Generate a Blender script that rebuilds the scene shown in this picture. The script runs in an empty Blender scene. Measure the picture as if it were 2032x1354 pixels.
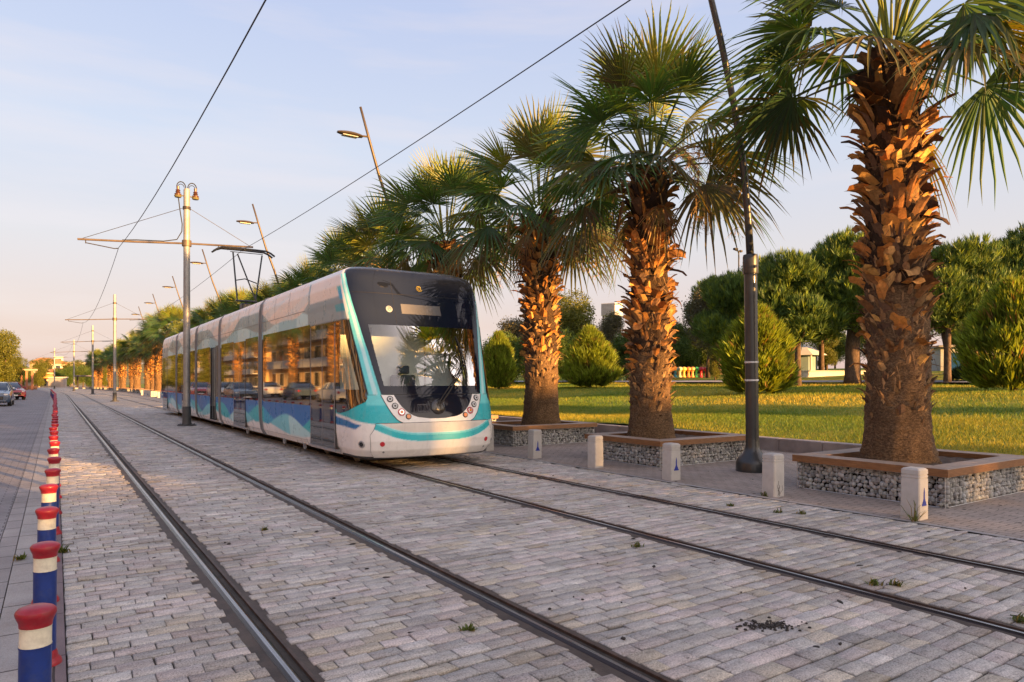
import bpy, math, random
import numpy as np
from mathutils import Vector, Matrix
R = math.radians
sc = bpy.context.scene
COL = sc.collection
rng = random.Random(7)
V = Vector

# ------------------------------------------------------------------ mesh helpers
class MB:
    def __init__(s):
        s.v = []; s.f = []; s.m = []; s.c = []; s.col = (1, 1, 1)
    def vert(s, p, col=None):
        s.v.append((p[0], p[1], p[2])); s.c.append(col or s.col); return len(s.v) - 1
    def face(s, idx, m=0):
        s.f.append(tuple(idx)); s.m.append(m)
    def poly(s, pts, m=0):
        s.face([s.vert(p) for p in pts], m)
    def box(s, lo, hi, m=0, rot=None, at=None):
        ps = [V((x, y, z)) for z in (lo[2], hi[2]) for y in (lo[1], hi[1]) for x in (lo[0], hi[0])]
        if rot is not None: ps = [rot @ p for p in ps]
        if at is not None: ps = [p + V(at) for p in ps]
        i = [s.vert(p) for p in ps]
        for q in ((0,2,3,1),(4,5,7,6),(0,1,5,4),(2,6,7,3),(0,4,6,2),(1,3,7,5)):
            s.face([i[k] for k in q], m)
    def bbox(s, lo, hi, b=.01, m=0):
        """box with chamfered edges"""
        lo = V(lo); hi = V(hi)
        def ring(z, ins):
            x0, y0, x1, y1 = lo.x+ins, lo.y+ins, hi.x-ins, hi.y-ins
            c = b
            return [s.vert(p) for p in ((x0+c,y0,z),(x1-c,y0,z),(x1,y0+c,z),(x1,y1-c,z),(x1-c,y1,z),(x0+c,y1,z),(x0,y1-c,z),(x0,y0+c,z))]
        rs = [ring(lo.z, b), ring(lo.z+b, 0), ring(hi.z-b, 0), ring(hi.z, b)]
        s.face(rs[0][::-1], m); s.face(rs[-1], m)
        for a, c in zip(rs, rs[1:]):
            for k in range(8): s.face((a[k], a[(k+1)%8], c[(k+1)%8], c[k]), m)
    def lathe(s, prof, n=16, at=(0,0,0), m=0, ax=None, cols=None, cap=True):
        """prof: list of (r, z)"""
        at = V(at); rows = []
        for k, (r, z) in enumerate(prof):
            row = []
            for i in range(n):
                a = 2*math.pi*i/n
                p = V((r*math.cos(a), r*math.sin(a), z))
                if ax is not None: p = ax @ p
                row.append(s.vert(p+at, cols[k] if cols else None))
            rows.append(row)
        for a, b in zip(rows, rows[1:]):
            for i in range(n):
                s.face((a[i], a[(i+1)%n], b[(i+1)%n], b[i]), m)
        if cap:
            s.face(rows[0][::-1], m); s.face(rows[-1], m)
    def tube(s, path, rad, n=8, m=0, cap=True):
        path = [V(p) for p in path]
        if not hasattr(rad, '__len__'): rad = [rad]*len(path)
        rows = []; up = None
        for k, p in enumerate(path):
            t = (path[min(k+1, len(path)-1)] - path[max(k-1, 0)])
            t = t.normalized() if t.length > 1e-9 else V((0,0,1))
            if up is None:
                up = V((0,0,1)) if abs(t.z) < .9 else V((1,0,0))
            a = t.cross(up); a = a.normalized() if a.length > 1e-6 else V((1,0,0))
            b = a.cross(t); up = b
            rows.append([s.vert(p + (a*math.cos(2*math.pi*i/n) + b*math.sin(2*math.pi*i/n))*rad[k]) for i in range(n)])
        for a, b in zip(rows, rows[1:]):
            for i in range(n): s.face((a[i], a[(i+1)%n], b[(i+1)%n], b[i]), m)
        if cap:
            s.face(rows[0][::-1], m); s.face(rows[-1], m)
    def ball(s, c, r, n=10, k=6, m=0):
        c = V(c); r = r if hasattr(r, '__len__') else (r, r, r)
        rows = []
        for j in range(k+1):
            th = math.pi*j/k
            rows.append([s.vert((c.x+r[0]*math.sin(th)*math.cos(2*math.pi*i/n), c.y+r[1]*math.sin(th)*math.sin(2*math.pi*i/n), c.z-r[2]*math.cos(th))) for i in range(n)])
        for a, b in zip(rows, rows[1:]):
            for i in range(n): s.face((a[i], a[(i+1)%n], b[(i+1)%n], b[i]), m)
    def grid(s, P, m=0, cols=None, skip=None):
        """P[i][j] points"""
        idx = [[s.vert(p, cols[i][j] if cols else None) for j, p in enumerate(r)] for i, r in enumerate(P)]
        for i in range(len(P)-1):
            for j in range(len(P[0])-1):
                if skip and skip(i, j): continue
                s.face((idx[i][j], idx[i+1][j], idx[i+1][j+1], idx[i][j+1]), m)
        return idx
    def prism(s, pts2, y0, y1, m=0, f=None):
        """extrude a closed outline of (a, b) between two depths; f maps (a, b, d) to a point"""
        f = f or (lambda a, b, d: (a, d, b))
        A = [s.vert(f(a, b, y0)) for a, b in pts2]; B = [s.vert(f(a, b, y1)) for a, b in pts2]
        n = len(pts2); s.face(A, m); s.face(B[::-1], m)
        for i in range(n): s.face((A[i], B[i], B[(i+1)%n], A[(i+1)%n]), m)
    def build(s, name, mats, parent=None, smooth=False, colors=False, fix=True):
        me = bpy.data.meshes.new(name)
        me.from_pydata(s.v, [], s.f)
        mats = mats if isinstance(mats, (list, tuple)) else [mats]
        for x in mats: me.materials.append(x)
        if len(mats) > 1: me.polygons.foreach_set('material_index', s.m)
        if colors:
            ca = me.color_attributes.new('Col', 'FLOAT_COLOR', 'POINT')
            a = np.ones((len(s.v), 4), np.float32); a[:, :3] = np.array(s.c, np.float32)
            ca.data.foreach_set('color', a.ravel())
        if smooth:
            me.polygons.foreach_set('use_smooth', [True]*len(s.f))
            if smooth != 'all':
                me.set_sharp_from_angle(angle=R(smooth if smooth is not True else 40))
        me.update()
        o = bpy.data.objects.new(name, me); COL.objects.link(o)
        if parent is not None: o.parent = parent
        return o

def raw_mesh(name, verts, tris, mat, parent=None, cols=None, smooth=False):
    """numpy verts (n,3), faces (m,k) all of one size"""
    me = bpy.data.meshes.new(name)
    n, m, k = len(verts), len(tris), tris.shape[1]
    me.vertices.add(n); me.vertices.foreach_set('co', np.asarray(verts, np.float32).ravel())
    me.loops.add(m*k); me.loops.foreach_set('vertex_index', tris.astype(np.int32).ravel())
    me.polygons.add(m); me.polygons.foreach_set('loop_start', np.arange(0, m*k, k, dtype=np.int32))
    me.update(calc_edges=True)
    me.materials.append(mat)
    if cols is not None:
        ca = me.color_attributes.new('Col', 'FLOAT_COLOR', 'POINT')
        a = np.ones((n, 4), np.float32); a[:, :3] = cols
        ca.data.foreach_set('color', a.ravel())
    if smooth: me.polygons.foreach_set('use_smooth', [True]*m)
    me.validate()
    o = bpy.data.objects.new(name, me); COL.objects.link(o)
    if parent is not None: o.parent = parent
    return o

def tag(o, label, cat, group=None):
    o['label'] = label; o['category'] = cat
    if group: o['group'] = group
    return o
def thing(name, label, cat, loc=(0,0,0), rz=0, group=None):
    o = bpy.data.objects.new(name, None); COL.objects.link(o)
    o.empty_display_size = .2
    o.location = loc; o.rotation_euler = (0, 0, rz)
    return tag(o, label, cat, group)
def struct(o, kind='structure'):
    o['kind'] = kind; return o
def dup(root, loc, rz=0, label=None, group=None, scale=None, only=None):
    kids = {}
    def rec(o, par):
        c = o.copy(); COL.objects.link(c)
        if par is not None: c.parent = par
        for ch in list(o.children): 
            if only is None or only(ch): rec(ch, c)
        return c
    r = rec(root, None)
    r.location = loc; r.rotation_euler = (0, 0, rz)
    if scale: r.scale = (scale,)*3 if not hasattr(scale, '__len__') else scale
    if label: r['label'] = label
    if group: r['group'] = group
    return r
_ORD = ['first','second','third','fourth','fifth','sixth','seventh','eighth','ninth','tenth','eleventh','twelfth','thirteenth','fourteenth','fifteenth','sixteenth','seventeenth','eighteenth','nineteenth']
_TENS = {2:'twenty',3:'thirty',4:'forty',5:'fifty',6:'sixty',7:'seventy',8:'eighty'}
def nth(i):
    """ordinal in words, 1-based"""
    if i < 20: return _ORD[i-1]
    t, u = divmod(i, 10)
    return (_TENS[t][:-1]+'ieth') if u == 0 else _TENS[t]+'-'+_ORD[u-1]

# ------------------------------------------------------------------ material helpers
class NT:
    def __init__(s, name):
        s.mat = bpy.data.materials.new(name); s.mat.use_nodes = True
        s.t = s.mat.node_tree; s.n = s.t.nodes; s.l = s.t.links
        s.b = s.n['Principled BSDF']; s.out = s.n['Material Output']
    def new(s, typ, **kw):
        x = s.n.new(typ)
        for k, v in kw.items(): setattr(x, k, v)
        return x
    def link(s, a, b): s.l.new(a, b)
    def coord(s, kind='Object', scale=None):
        c = s.new('ShaderNodeTexCoord')
        if scale is None: return c.outputs[kind]
        m = s.new('ShaderNodeMapping'); m.inputs['Scale'].default_value = scale if hasattr(scale, '__len__') else (scale,)*3
        s.link(c.outputs[kind], m.inputs[0]); return m.outputs[0]
    def noise(s, vec, scale, detail=4, rough=.6, out='Fac'):
        x = s.new('ShaderNodeTexNoise'); x.inputs['Scale'].default_value = scale
        x.inputs['Detail'].default_value = detail; x.inputs['Roughness'].default_value = rough
        s.link(vec, x.inputs['Vector']); return x.outputs[out]
    def ramp(s, fac, stops):
        x = s.new('ShaderNodeValToRGB'); e = x.color_ramp.elements
        while len(e) < len(stops): e.new(.5)
        for k, (p, c) in enumerate(stops):
            e[k].position = p; e[k].color = (*c, 1) if hasattr(c, '__len__') else (c, c, c, 1)
        s.link(fac, x.inputs[0]); return x.outputs[0]
    def mix(s, a, b, fac=.5, mode='MIX'):
        x = s.new('ShaderNodeMix', data_type='RGBA', blend_type=mode)
        for val, sock in ((fac, x.inputs[0]), (a, x.inputs[6]), (b, x.inputs[7])):
            if hasattr(val, 'is_linked'): s.link(val, sock)
            elif hasattr(val, '__len__'): sock.default_value = (*val, 1)
            else: sock.default_value = val
        return x.outputs[2]
    def math(s, op, a, b=None, clamp=False):
        x = s.new('ShaderNodeMath', operation=op, use_clamp=clamp)
        for val, sock in ((a, x.inputs[0]), (b, x.inputs[1])):
            if val is None: continue
            if hasattr(val, 'is_linked'): s.link(val, sock)
            else: sock.default_value = val
        return x.outputs[0]
    def bump(s, h, strength=.3, dist=.01):
        x = s.new('ShaderNodeBump'); x.inputs['Strength'].default_value = strength; x.inputs['Distance'].default_value = dist
        s.link(h, x.inputs['Height']); s.link(x.outputs[0], s.b.inputs['Normal']); return x
    def attr(s, name='Col'):
        x = s.new('ShaderNodeAttribute', attribute_name=name); return x.outputs['Color']
    def base(s, c):
        if hasattr(c, 'is_linked'): s.link(c, s.b.inputs['Base Color'])
        else: s.b.inputs['Base Color'].default_value = (*c, 1)
    def set(s, **kw):
        names = dict(rough='Roughness', metal='Metallic', spec='Specular IOR Level', coat='Coat Weight', coatr='Coat Roughness', ior='IOR', trans='Transmission Weight')
        for k, v in kw.items():
            i = s.b.inputs[names[k]]
            if hasattr(v, 'is_linked'): s.link(v, i)
            else: i.default_value = v

def pmat(name, base, rough=.5, metal=0, var=.25, scale=4, bump=0, bscale=60, coat=0, spec=.5, attr=False, dirt=0, dirtcol=(.12,.09,.06), rvar=0):
    t = NT(name); co = t.coord()
    src = t.attr() if attr else base
    n = t.noise(co, scale, 5, .65)
    f = t.ramp(n, [(.3, 1-var), (.7, 1+var*.6)])
    c = t.mix(src, f, 1, 'MULTIPLY')
    if dirt:
        d = t.noise(co, scale*.7+.3, 6, .75)
        c = t.mix(c, dirtcol, t.ramp(d, [(.52, 0), (.75, dirt)]))
    t.base(c); t.set(rough=rough, metal=metal, coat=coat, spec=spec)
    if rvar:
        t.set(rough=t.ramp(t.noise(co, scale*2.5, 4), [(.3, max(0, rough-rvar)), (.7, min(1, rough+rvar))]))
    if bump: t.bump(t.noise(co, bscale, 4, .7), bump, .01)
    return t.mat

def leafmat(name, trans=.35, rough=.5, tint=(1.5, 1.35, .5), spec=.3):
    t = NT(name); a = t.attr()
    t.base(a); t.set(rough=rough, spec=spec)
    tr = t.new('ShaderNodeBsdfTranslucent'); t.link(t.mix(a, tint, 1, 'MULTIPLY'), tr.inputs['Color'])
    mx = t.new('ShaderNodeMixShader'); mx.inputs[0].default_value = trans
    t.link(t.b.outputs[0], mx.inputs[1]); t.link(tr.outputs[0], mx.inputs[2]); t.link(mx.outputs[0], t.out.inputs[0])
    return t.mat

# ------------------------------------------------------------------ camera, sun, sky
TH = math.atan((1016-110)/1355.); CT, ST = math.cos(TH), math.sin(TH); HC = 1.5
cam = bpy.data.cameras.new('camera'); camo = bpy.data.objects.new('camera', cam); COL.objects.link(camo)
cam.sensor_width = 36; cam.lens = 36*1355/2032.; cam.shift_y = 80/2032.
cam.clip_start = .05; cam.clip_end = 6000
camo.location = (0, 0, HC); camo.rotation_euler = (R(90), 0, -TH)
sc.camera = camo

SUN_EL, SUN_AZ = R(7.5), R(162.5)            # azimuth clockwise from +Y
sv = V((math.sin(SUN_AZ)*math.cos(SUN_EL), math.cos(SUN_AZ)*math.cos(SUN_EL), math.sin(SUN_EL)))
sl = bpy.data.lights.new('sun', 'SUN'); so = bpy.data.objects.new('sun', sl); COL.objects.link(so)
sl.energy = 5.0; sl.angle = R(.6); sl.color = (1, .52, .16)
so.rotation_euler = sv.to_track_quat('Z', 'Y').to_euler()
so.location = sv*50

w = bpy.data.worlds.new('World'); sc.world = w; w.use_nodes = True
wn, wl = w.node_tree.nodes, w.node_tree.links
bg = wn['Background']
sky = wn.new('ShaderNodeTexSky'); sky.sky_type = 'NISHITA'; sky.sun_disc = False
sky.sun_elevation = SUN_EL; sky.sun_rotation = SUN_AZ
sky.air_density = 1.0; sky.dust_density = 1.5; sky.ozone_density = 2.0
tc = wn.new('ShaderNodeTexCoord'); sep = wn.new('ShaderNodeSeparateXYZ'); wl.new(tc.outputs['Generated'], sep.inputs[0])
# soft evening haze: pale peach low down, lavender blue above; faint streaks of high cloud
rp = wn.new('ShaderNodeValToRGB'); e = rp.color_ramp.elements
SKYSTOPS = [(0.0, (.86,.60,.54)), (.08, (.88,.68,.63)), (.18, (.83,.77,.78)), (.31, (.72,.77,.90)), (.52, (.55,.63,.90)), (1.0, (.44,.52,.82))]
while len(e) < len(SKYSTOPS): e.new(.5)
for k, (p, c) in enumerate(SKYSTOPS): e[k].position = p; e[k].color = (*c, 1)
wl.new(sep.outputs[2], rp.inputs[0])
mp = wn.new('ShaderNodeMapping'); mp.inputs['Scale'].default_value = (1.2, 1.2, 9); wl.new(tc.outputs['Generated'], mp.inputs[0])
cn = wn.new('ShaderNodeTexNoise'); cn.inputs['Scale'].default_value = 1.6; cn.inputs['Detail'].default_value = 5; cn.inputs['Roughness'].default_value = .55
wl.new(mp.outputs[0], cn.inputs['Vector'])
cr = wn.new('ShaderNodeValToRGB'); cr.color_ramp.elements[0].position = .48; cr.color_ramp.elements[1].position = .74
cr.color_ramp.elements[0].color = (0,0,0,1); cr.color_ramp.elements[1].color = (.55,.55,.55,1)
wl.new(cn.outputs['Fac'], cr.inputs[0])
cm = wn.new('ShaderNodeMix'); cm.data_type = 'RGBA'; wl.new(cr.outputs[0], cm.inputs[0])
wl.new(rp.outputs[0], cm.inputs[6]); cm.inputs[7].default_value = (.95,.84,.84,1)
gain = wn.new('ShaderNodeMix'); gain.data_type = 'RGBA'; gain.blend_type = 'MULTIPLY'; gain.inputs[0].default_value = 1
wl.new(cm.outputs[2], gain.inputs[6]); SKYGAIN = 5.5; gain.inputs[7].default_value = (SKYGAIN,)*3+(1,)
fin = wn.new('ShaderNodeMix'); fin.data_type = 'RGBA'; fin.inputs[0].default_value = .80
wl.new(sky.outputs[0], fin.inputs[6]); wl.new(gain.outputs[2], fin.inputs[7])
# broad warm brightness of the sky round the low sun
dt = wn.new('ShaderNodeVectorMath'); dt.operation = 'DOT_PRODUCT'; wl.new(tc.outputs['Generated'], dt.inputs[0]); dt.inputs[1].default_value = sv
mx0 = wn.new('ShaderNodeMath'); mx0.operation = 'MAXIMUM'; wl.new(dt.outputs['Value'], mx0.inputs[0]); mx0.inputs[1].default_value = 0
pw = wn.new('ShaderNodeMath'); pw.operation = 'POWER'; wl.new(mx0.outputs[0], pw.inputs[0]); pw.inputs[1].default_value = 2.2
glow = wn.new('ShaderNodeMix'); glow.data_type = 'RGBA'; glow.blend_type = 'ADD'; glow.inputs[7].default_value = (9.5, 7.0, 4.8, 1)
wl.new(pw.outputs[0], glow.inputs[0]); wl.new(fin.outputs[2], glow.inputs[6]); wl.new(glow.outputs[2], bg.inputs['Color']); bg.inputs['Strength'].default_value = .05
vs = sc.view_settings; vs.view_transform = 'Standard'; vs.look = 'None'; vs.exposure = 2.0; vs.gamma = 1
sc.cycles.use_denoising = True
sc.cycles.max_bounces = 8; sc.cycles.transparent_max_bounces = 12
sc.cycles.caustics_reflective = False; sc.cycles.caustics_refractive = False

def ox(y):                                    # the line bends gently to the west far away
    return -max(0., y-85)**2/1500.
# ================================================================== GROUND
def lawn_z(x):
    if x < 13: return .25
    if x < 26: return .25 + .065*(x-13)
    if x < 36: return 1.095 + .02*(x-26)
    return 1.295 + .05*min(x-36, 30)

M_dirt = pmat('earth', (.16,.13,.10), .95, var=.4, scale=1.5, bump=.4, bscale=30)
M_far = pmat('far_ground', (.20,.18,.15), .95, var=.3, scale=.05)
b = MB(); b.poly([(-2500,-2500,-.06),(2500,-2500,-.06),(2500,2500,-.06),(-2500,2500,-.06)])
struct(b.build('ground', M_far))

# real setts: one small tilted block each, laid in courses across the line
M_sett = NT('granite_sett'); t = M_sett
co = t.coord(); a = t.attr()
g1 = t.ramp(t.noise(co, 105, 3, .85), [(.32,.30),(.46,.94),(.70,1.50)])
g2 = t.mix(t.ramp(t.noise(co, 1.1, 6, .7), [(.3,.78),(.6,1.06)]), t.ramp(t.noise(t.coord('Object', (6,22,1)), 1, 4, .7), [(.32,.74),(.6,1.08)]), 1, 'MULTIPLY')
c = t.mix(t.mix(a, g1, 1, 'MULTIPLY'), g2, 1, 'MULTIPLY')
c = t.mix(c, (.20,.135,.085), t.ramp(t.noise(co, .9, 7, .75), [(.56,0),(.74,.42)]))
c = t.mix(c, (.05,.04,.035), t.ramp(t.noise(co, 6, 5, .8), [(.62,0),(.70,.8)]))
t.base(c); t.set(rough=.82, spec=.3); t.bump(t.noise(co, 70, 5, .8), .8, .009)
M_sett = t.mat
M_joint = pmat('joint_dirt', (.055,.045,.036), .95, var=.5, scale=8, bump=.5, bscale=80)

RAILX = [1.0, 2.465, 4.775, 6.29]
XL, XR = .05, 7.55
def strip(mb, xs, y0, y1, step, z, m=0):
    n = max(1, int((y1-y0)/step))
    ys = [y0+(y1-y0)*k/n for k in range(n+1)]
    zz = z if hasattr(z, '__len__') else [z]*len(xs)
    mb.grid([[(x+ox(y), y, q) for x, q in zip(xs, zz)] for y in ys], m)
b = MB(); strip(b, [XL, XR], -4, 240, 4, -.014)
struct(b.build('track_bed', M_joint))

def setts():
    r = random.Random(3); vs, fs, cs = [], [], []
    SW, SH, G = .2, .118, .0035
    zones = []
    ed = [XL] + [v for x in RAILX for v in (x-.078, x+.118)] + [XR]
    zones = [(ed[k], ed[k+1]) for k in range(0, len(ed), 2)]
    tones = [(.51,.48,.41),(.47,.445,.385),(.54,.475,.415),(.53,.47,.36),(.45,.425,.375),(.57,.535,.465),(.50,.465,.405),(.56,.50,.44)]
    j = 0; y = -1.5
    while y < 46:
        hgt = SH*r.uniform(.93, 1.07)
        rowtilt = r.gauss(0, .0016); rowz = r.gauss(0, .0012); rowt = r.uniform(.80, 1.06)
        for zi, (za, zb) in enumerate(zones):
            x = za + (0 if zi == 0 else r.uniform(0, .03)) - (0 if j % 2 else SW*.5*r.uniform(.8, 1))
            xe = zb - (0 if zi == len(zones)-1 else r.uniform(0, .03))
            while x < xe-.02:
                wd = SW*r.uniform(.88, 1.12); x0, x1 = max(x, za+(r.uniform(0,.03) if x < za and zi else 0)), min(x+wd, xe)
                x += wd
                if x1-x0 < .05: continue
                zc = rowz + r.gauss(0, .0013); tx, ty = r.gauss(0, .0018), rowtilt + r.gauss(0, .0024)
                nb = r.choice(tones); k = rowt*r.uniform(.86, 1.08); 
                dr = min(abs((x0+x1)/2-q) for q in RAILX)
                wmix = max(0, 1-dr/.5)*.6*r.uniform(.2, 1)
                col = [nb[i]*k*(1.07,1.07,1.13)[i]*(1-wmix) + (.27,.20,.14)[i]*wmix for i in range(3)]
                base = len(vs); ch = .005
                ya, yb = y+G*.9, y+hgt-G*.9
                xa, xb = x0+G/2, x1-G/2
                jit = lambda: r.gauss(0, .0022)
                pts = [(xa+jit(),ya+jit()),(xb+jit(),ya+jit()),(xb+jit(),yb+jit()),(xa+jit(),yb+jit())]
                cx, cy = (xa+xb)/2, (ya+yb)/2
                def zf(px, py): return zc + tx*(px-cx)/.1 + ty*(py-cy)/.06
                for px, py in pts: vs.append((px, py, -.02))
                for px, py in pts: vs.append((px, py, zf(px, py)-.006))
                for px, py in pts:
                    qx = px + (ch if px < cx else -ch); qy = py + (ch if py < cy else -ch)
                    vs.append((qx, qy, zf(qx, qy)))
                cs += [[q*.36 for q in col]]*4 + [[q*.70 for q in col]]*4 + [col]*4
                for k0 in (0, 4):
                    for q in range(4):
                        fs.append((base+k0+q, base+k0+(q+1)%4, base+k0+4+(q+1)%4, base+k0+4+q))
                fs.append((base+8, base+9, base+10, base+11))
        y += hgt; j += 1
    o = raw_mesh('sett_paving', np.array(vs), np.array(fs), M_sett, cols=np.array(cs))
    return struct(o)
setts()

def brickmat(name, c1, c2, mortar, w, h, rot=0, msize=.006, stain=.4, staincol=(.14,.10,.08), bump=.5, grain=150, off=.5):
    t = NT(name); co = t.new('ShaderNodeTexCoord').outputs['Object']
    m = t.new('ShaderNodeMapping'); m.inputs['Rotation'].default_value = (0,0,R(rot)); t.link(co, m.inputs[0])
    nz = t.noise(co, 5, 3, .6, 'Color'); mv = t.new('ShaderNodeMix', data_type='VECTOR'); 
    mv.inputs[0].default_value = .012; t.link(m.outputs[0], mv.inputs[4]); t.link(nz, mv.inputs[5])
    br = t.new('ShaderNodeTexBrick', offset=off); t.link(mv.outputs[1], br.inputs['Vector'])
    br.inputs['Color1'].default_value = (*c1,1); br.inputs['Color2'].default_value = (*c2,1); br.inputs['Mortar'].default_value = (*mortar,1)
    br.inputs['Scale'].default_value = 1; br.inputs['Mortar Size'].default_value = msize; br.inputs['Mortar Smooth'].default_value = .2
    br.inputs['Brick Width'].default_value = w; br.inputs['Row Height'].default_value = h; br.inputs['Bias'].default_value = 0
    c = t.mix(br.outputs['Color'], t.ramp(t.noise(co, grain, 3, .8), [(.3,.7),(.7,1.2)]), 1, 'MULTIPLY')
    c = t.mix(c, t.ramp(t.noise(co, .8, 6, .7), [(.3,.75),(.65,1.1)]), 1, 'MULTIPLY')
    c = t.mix(c, staincol, t.ramp(t.noise(co, 1.3, 7, .75), [(.52,0),(.78,stain)]))
    t.base(c); t.set(rough=.85, spec=.3)
    h_ = t.math('ADD', t.math('MULTIPLY', br.outputs['Fac'], -1.0), t.math('MULTIPLY', t.noise(co, 90, 4, .8), .35))
    t.bump(h_, bump, .008)
    return t.mat
M_settflat = brickmat('distant_setts', (.48,.44,.39), (.43,.395,.355), (.14,.12,.10), .2, .118)
b = MB()
edz = [XL] + [v for x in RAILX for v in (x-.078, x+.118)] + [XR]
for k in range(0, len(edz), 2): strip(b, [edz[k], edz[k+1]], 45.9, 240, 3, -.002)
struct(b.build('distant_paving', M_settflat))

# kerb strip, gutter slabs and road on the west side
M_kerb = brickmat('kerb_stone', (.22,.17,.175), (.19,.15,.155), (.06,.05,.05), .8, .5, rot=90, stain=.3)
M_slab = brickmat('gutter_slab', (.40,.375,.35), (.36,.34,.32), (.09,.08,.075), .62, .42, rot=90, msize=.008)
M_gut = brickmat('drain_strip', (.35,.325,.31), (.31,.29,.28), (.08,.07,.065), .45, .5, rot=90, msize=.008)
M_road = brickmat('road_paver', (.29,.275,.275), (.255,.24,.245), (.13,.12,.12), .22, .11, rot=0, stain=.35, staincol=(.10,.085,.08), bump=.3)
b = MB(); strip(b, [-.06, -.06, .046, .046], -4, 240, 3, [-.05, .006, .006, -.05]); struct(b.build('kerb', M_kerb))
b = MB(); strip(b, [-.29, -.064], -4, 240, 3, -.004); struct(b.build('bollard_strip', M_slab))
b = MB(); strip(b, [-.43, -.297], -4, 240, 3, -.008); struct(b.build('gutter', M_gut))
b = MB(); strip(b, [-9.5, -.437], -60, 260, 4, -.012); struct(b.build('road', M_road))
M_walk = brickmat('far_walk_paver', (.33,.30,.28), (.29,.26,.25), (.12,.10,.09), .4, .4)
b = MB(); strip(b, [-40, -9.7], -60, 260, 4, .10); b2 = b; strip(b, [-9.7, -9.7], -60, 260, 4, [-.03, .10]); struct(b.build('west_pavement', M_walk))

# pavement on the planter side
M_side = brickmat('side_paver', (.385,.325,.285), (.33,.285,.25), (.13,.105,.09), .2, .1, rot=90, stain=.5, staincol=(.13,.10,.085))
b = MB(); strip(b, [7.63, 12.9], -45, 240, 4, .004); struct(b.build('pavement', M_side))
M_edge = brickmat('edge_stone', (.37,.35,.34), (.33,.315,.305), (.10,.09,.08), .6, .4, rot=90, stain=.4)
b = MB(); strip(b, [7.55, 7.63], -4, 240, 3, .006); struct(b.build('edging', M_edge))

# rails, each a thing of its own
def railhead_mat():
    t = NT('rail_steel'); co = t.coord('Object', (40, .7, 40))
    n = t.noise(co, 3, 5, .7)
    geo = t.new('ShaderNodeNewGeometry'); sx = t.new('ShaderNodeSeparateXYZ'); t.link(geo.outputs['Normal'], sx.inputs[0])
    worn = t.ramp(sx.outputs[2], [(.955,0),(.992,1)])
    t.base(t.mix((.045,.033,.03), t.ramp(n, [(.3,(.26,.245,.24)),(.7,(.42,.41,.42))]), worn)); t.set(metal=.85, rough=t.ramp(n, [(.3,.36),(.7,.2)]))
    return t.mat
M_head = railhead_mat()
M_lip = pmat('rusty_steel', (.10,.065,.05), .55, metal=.5, var=.5, scale=9, bump=.2)
M_groove = pmat('groove_dirt', (.018,.014,.013), .9, var=.4, scale=6)
M_fill = pmat('rail_sealant', (.075,.055,.042), .7, var=.5, scale=5, bump=.5, bscale=60, dirt=.5, dirtcol=(.10,.07,.045))
RD = ['beside the bollard row', 'second from the bollard row', 'under the tram side facing the pole', 'beside the white bollards']
for k, x in enumerate(RAILX):
    t_ = thing('tram_rail', 'grooved steel tram rail in the paving, the one %s' % RD[k], 'rail', (x, 0, 0), 0, 'four rails of the double tram line')
    def rs(xs, zs, name, mat, sm=False):
        mb = MB(); strip(mb, xs, -4, 240, 1.5, zs); return mb.build(name, mat, t_)
    rs([-.034,-.033,-.026,-.011,.011,.024,.032,.034], [-.03,-.004,.001,.0076,.008,.002,-.004,-.03], 'rail_head', M_head)
    rs([.033,.075], [-.022,-.022], 'groove_floor', M_groove)
    rs([.074,.076,.094,.096], [-.03,.003,.003,-.03], 'guard_lip', M_lip)
    rs([-.16,-.034], [-.0115,-.004], 'sealant_band', M_fill); rs([.097,.19], [-.004,-.0115], 'sealant_band', M_fill)

# ------------------------------------------------------------------ lawn
def lawnmat():
    t = NT('lawn'); co = t.coord()
    n = t.noise(co, .5, 6, .7); n2 = t.noise(co, 14, 5, .8)
    c = t.ramp(n, [(.3,(.075,.135,.018)),(.5,(.16,.20,.022)),(.66,(.36,.29,.045))])
    c = t.mix(c, t.ramp(n2, [(.3,.55),(.7,1.35)]), 1, 'MULTIPLY')
    t.base(c); t.set(rough=.9, spec=.2); t.bump(t.noise(co, 40, 4, .8), .8, .03)
    return t.mat
M_lawn = lawnmat()
b = MB(); xs = [13.16+.5*k for k in range(50)] + [38.5+2*k for k in range(60)]
b.grid([[(x, y, lawn_z(x) + .04*math.sin(x*.7+y*.31) + .03*math.sin(y*.8-x*.2)) for x in xs] for y in [-60+2*k for k in range(140)]])
struct(b.build('lawn', M_lawn, smooth='all'))
def kerbwall():
    b = MB(); y = -45
    while y < 150:
        b.bbox((12.9, y+.004, -.05), (13.18, y+.996, .27), .012); y += 1
    o = b.build('lawn_kerb', pmat('lawn_kerb_stone', (.30,.27,.265), .85, var=.3, scale=2, bump=.3, dirt=.4)); return struct(o)
kerbwall()
# park path beyond the first trees
M_path = pmat('park_path', (.38,.36,.36), .9, var=.2, scale=1)
b = MB(); b.grid([[(x, y, lawn_z(x)+.09) for x in (37.5, 38.5, 39.6)] for y in range(-60, 200, 4)]); struct(b.build('park_path', M_path))

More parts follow.
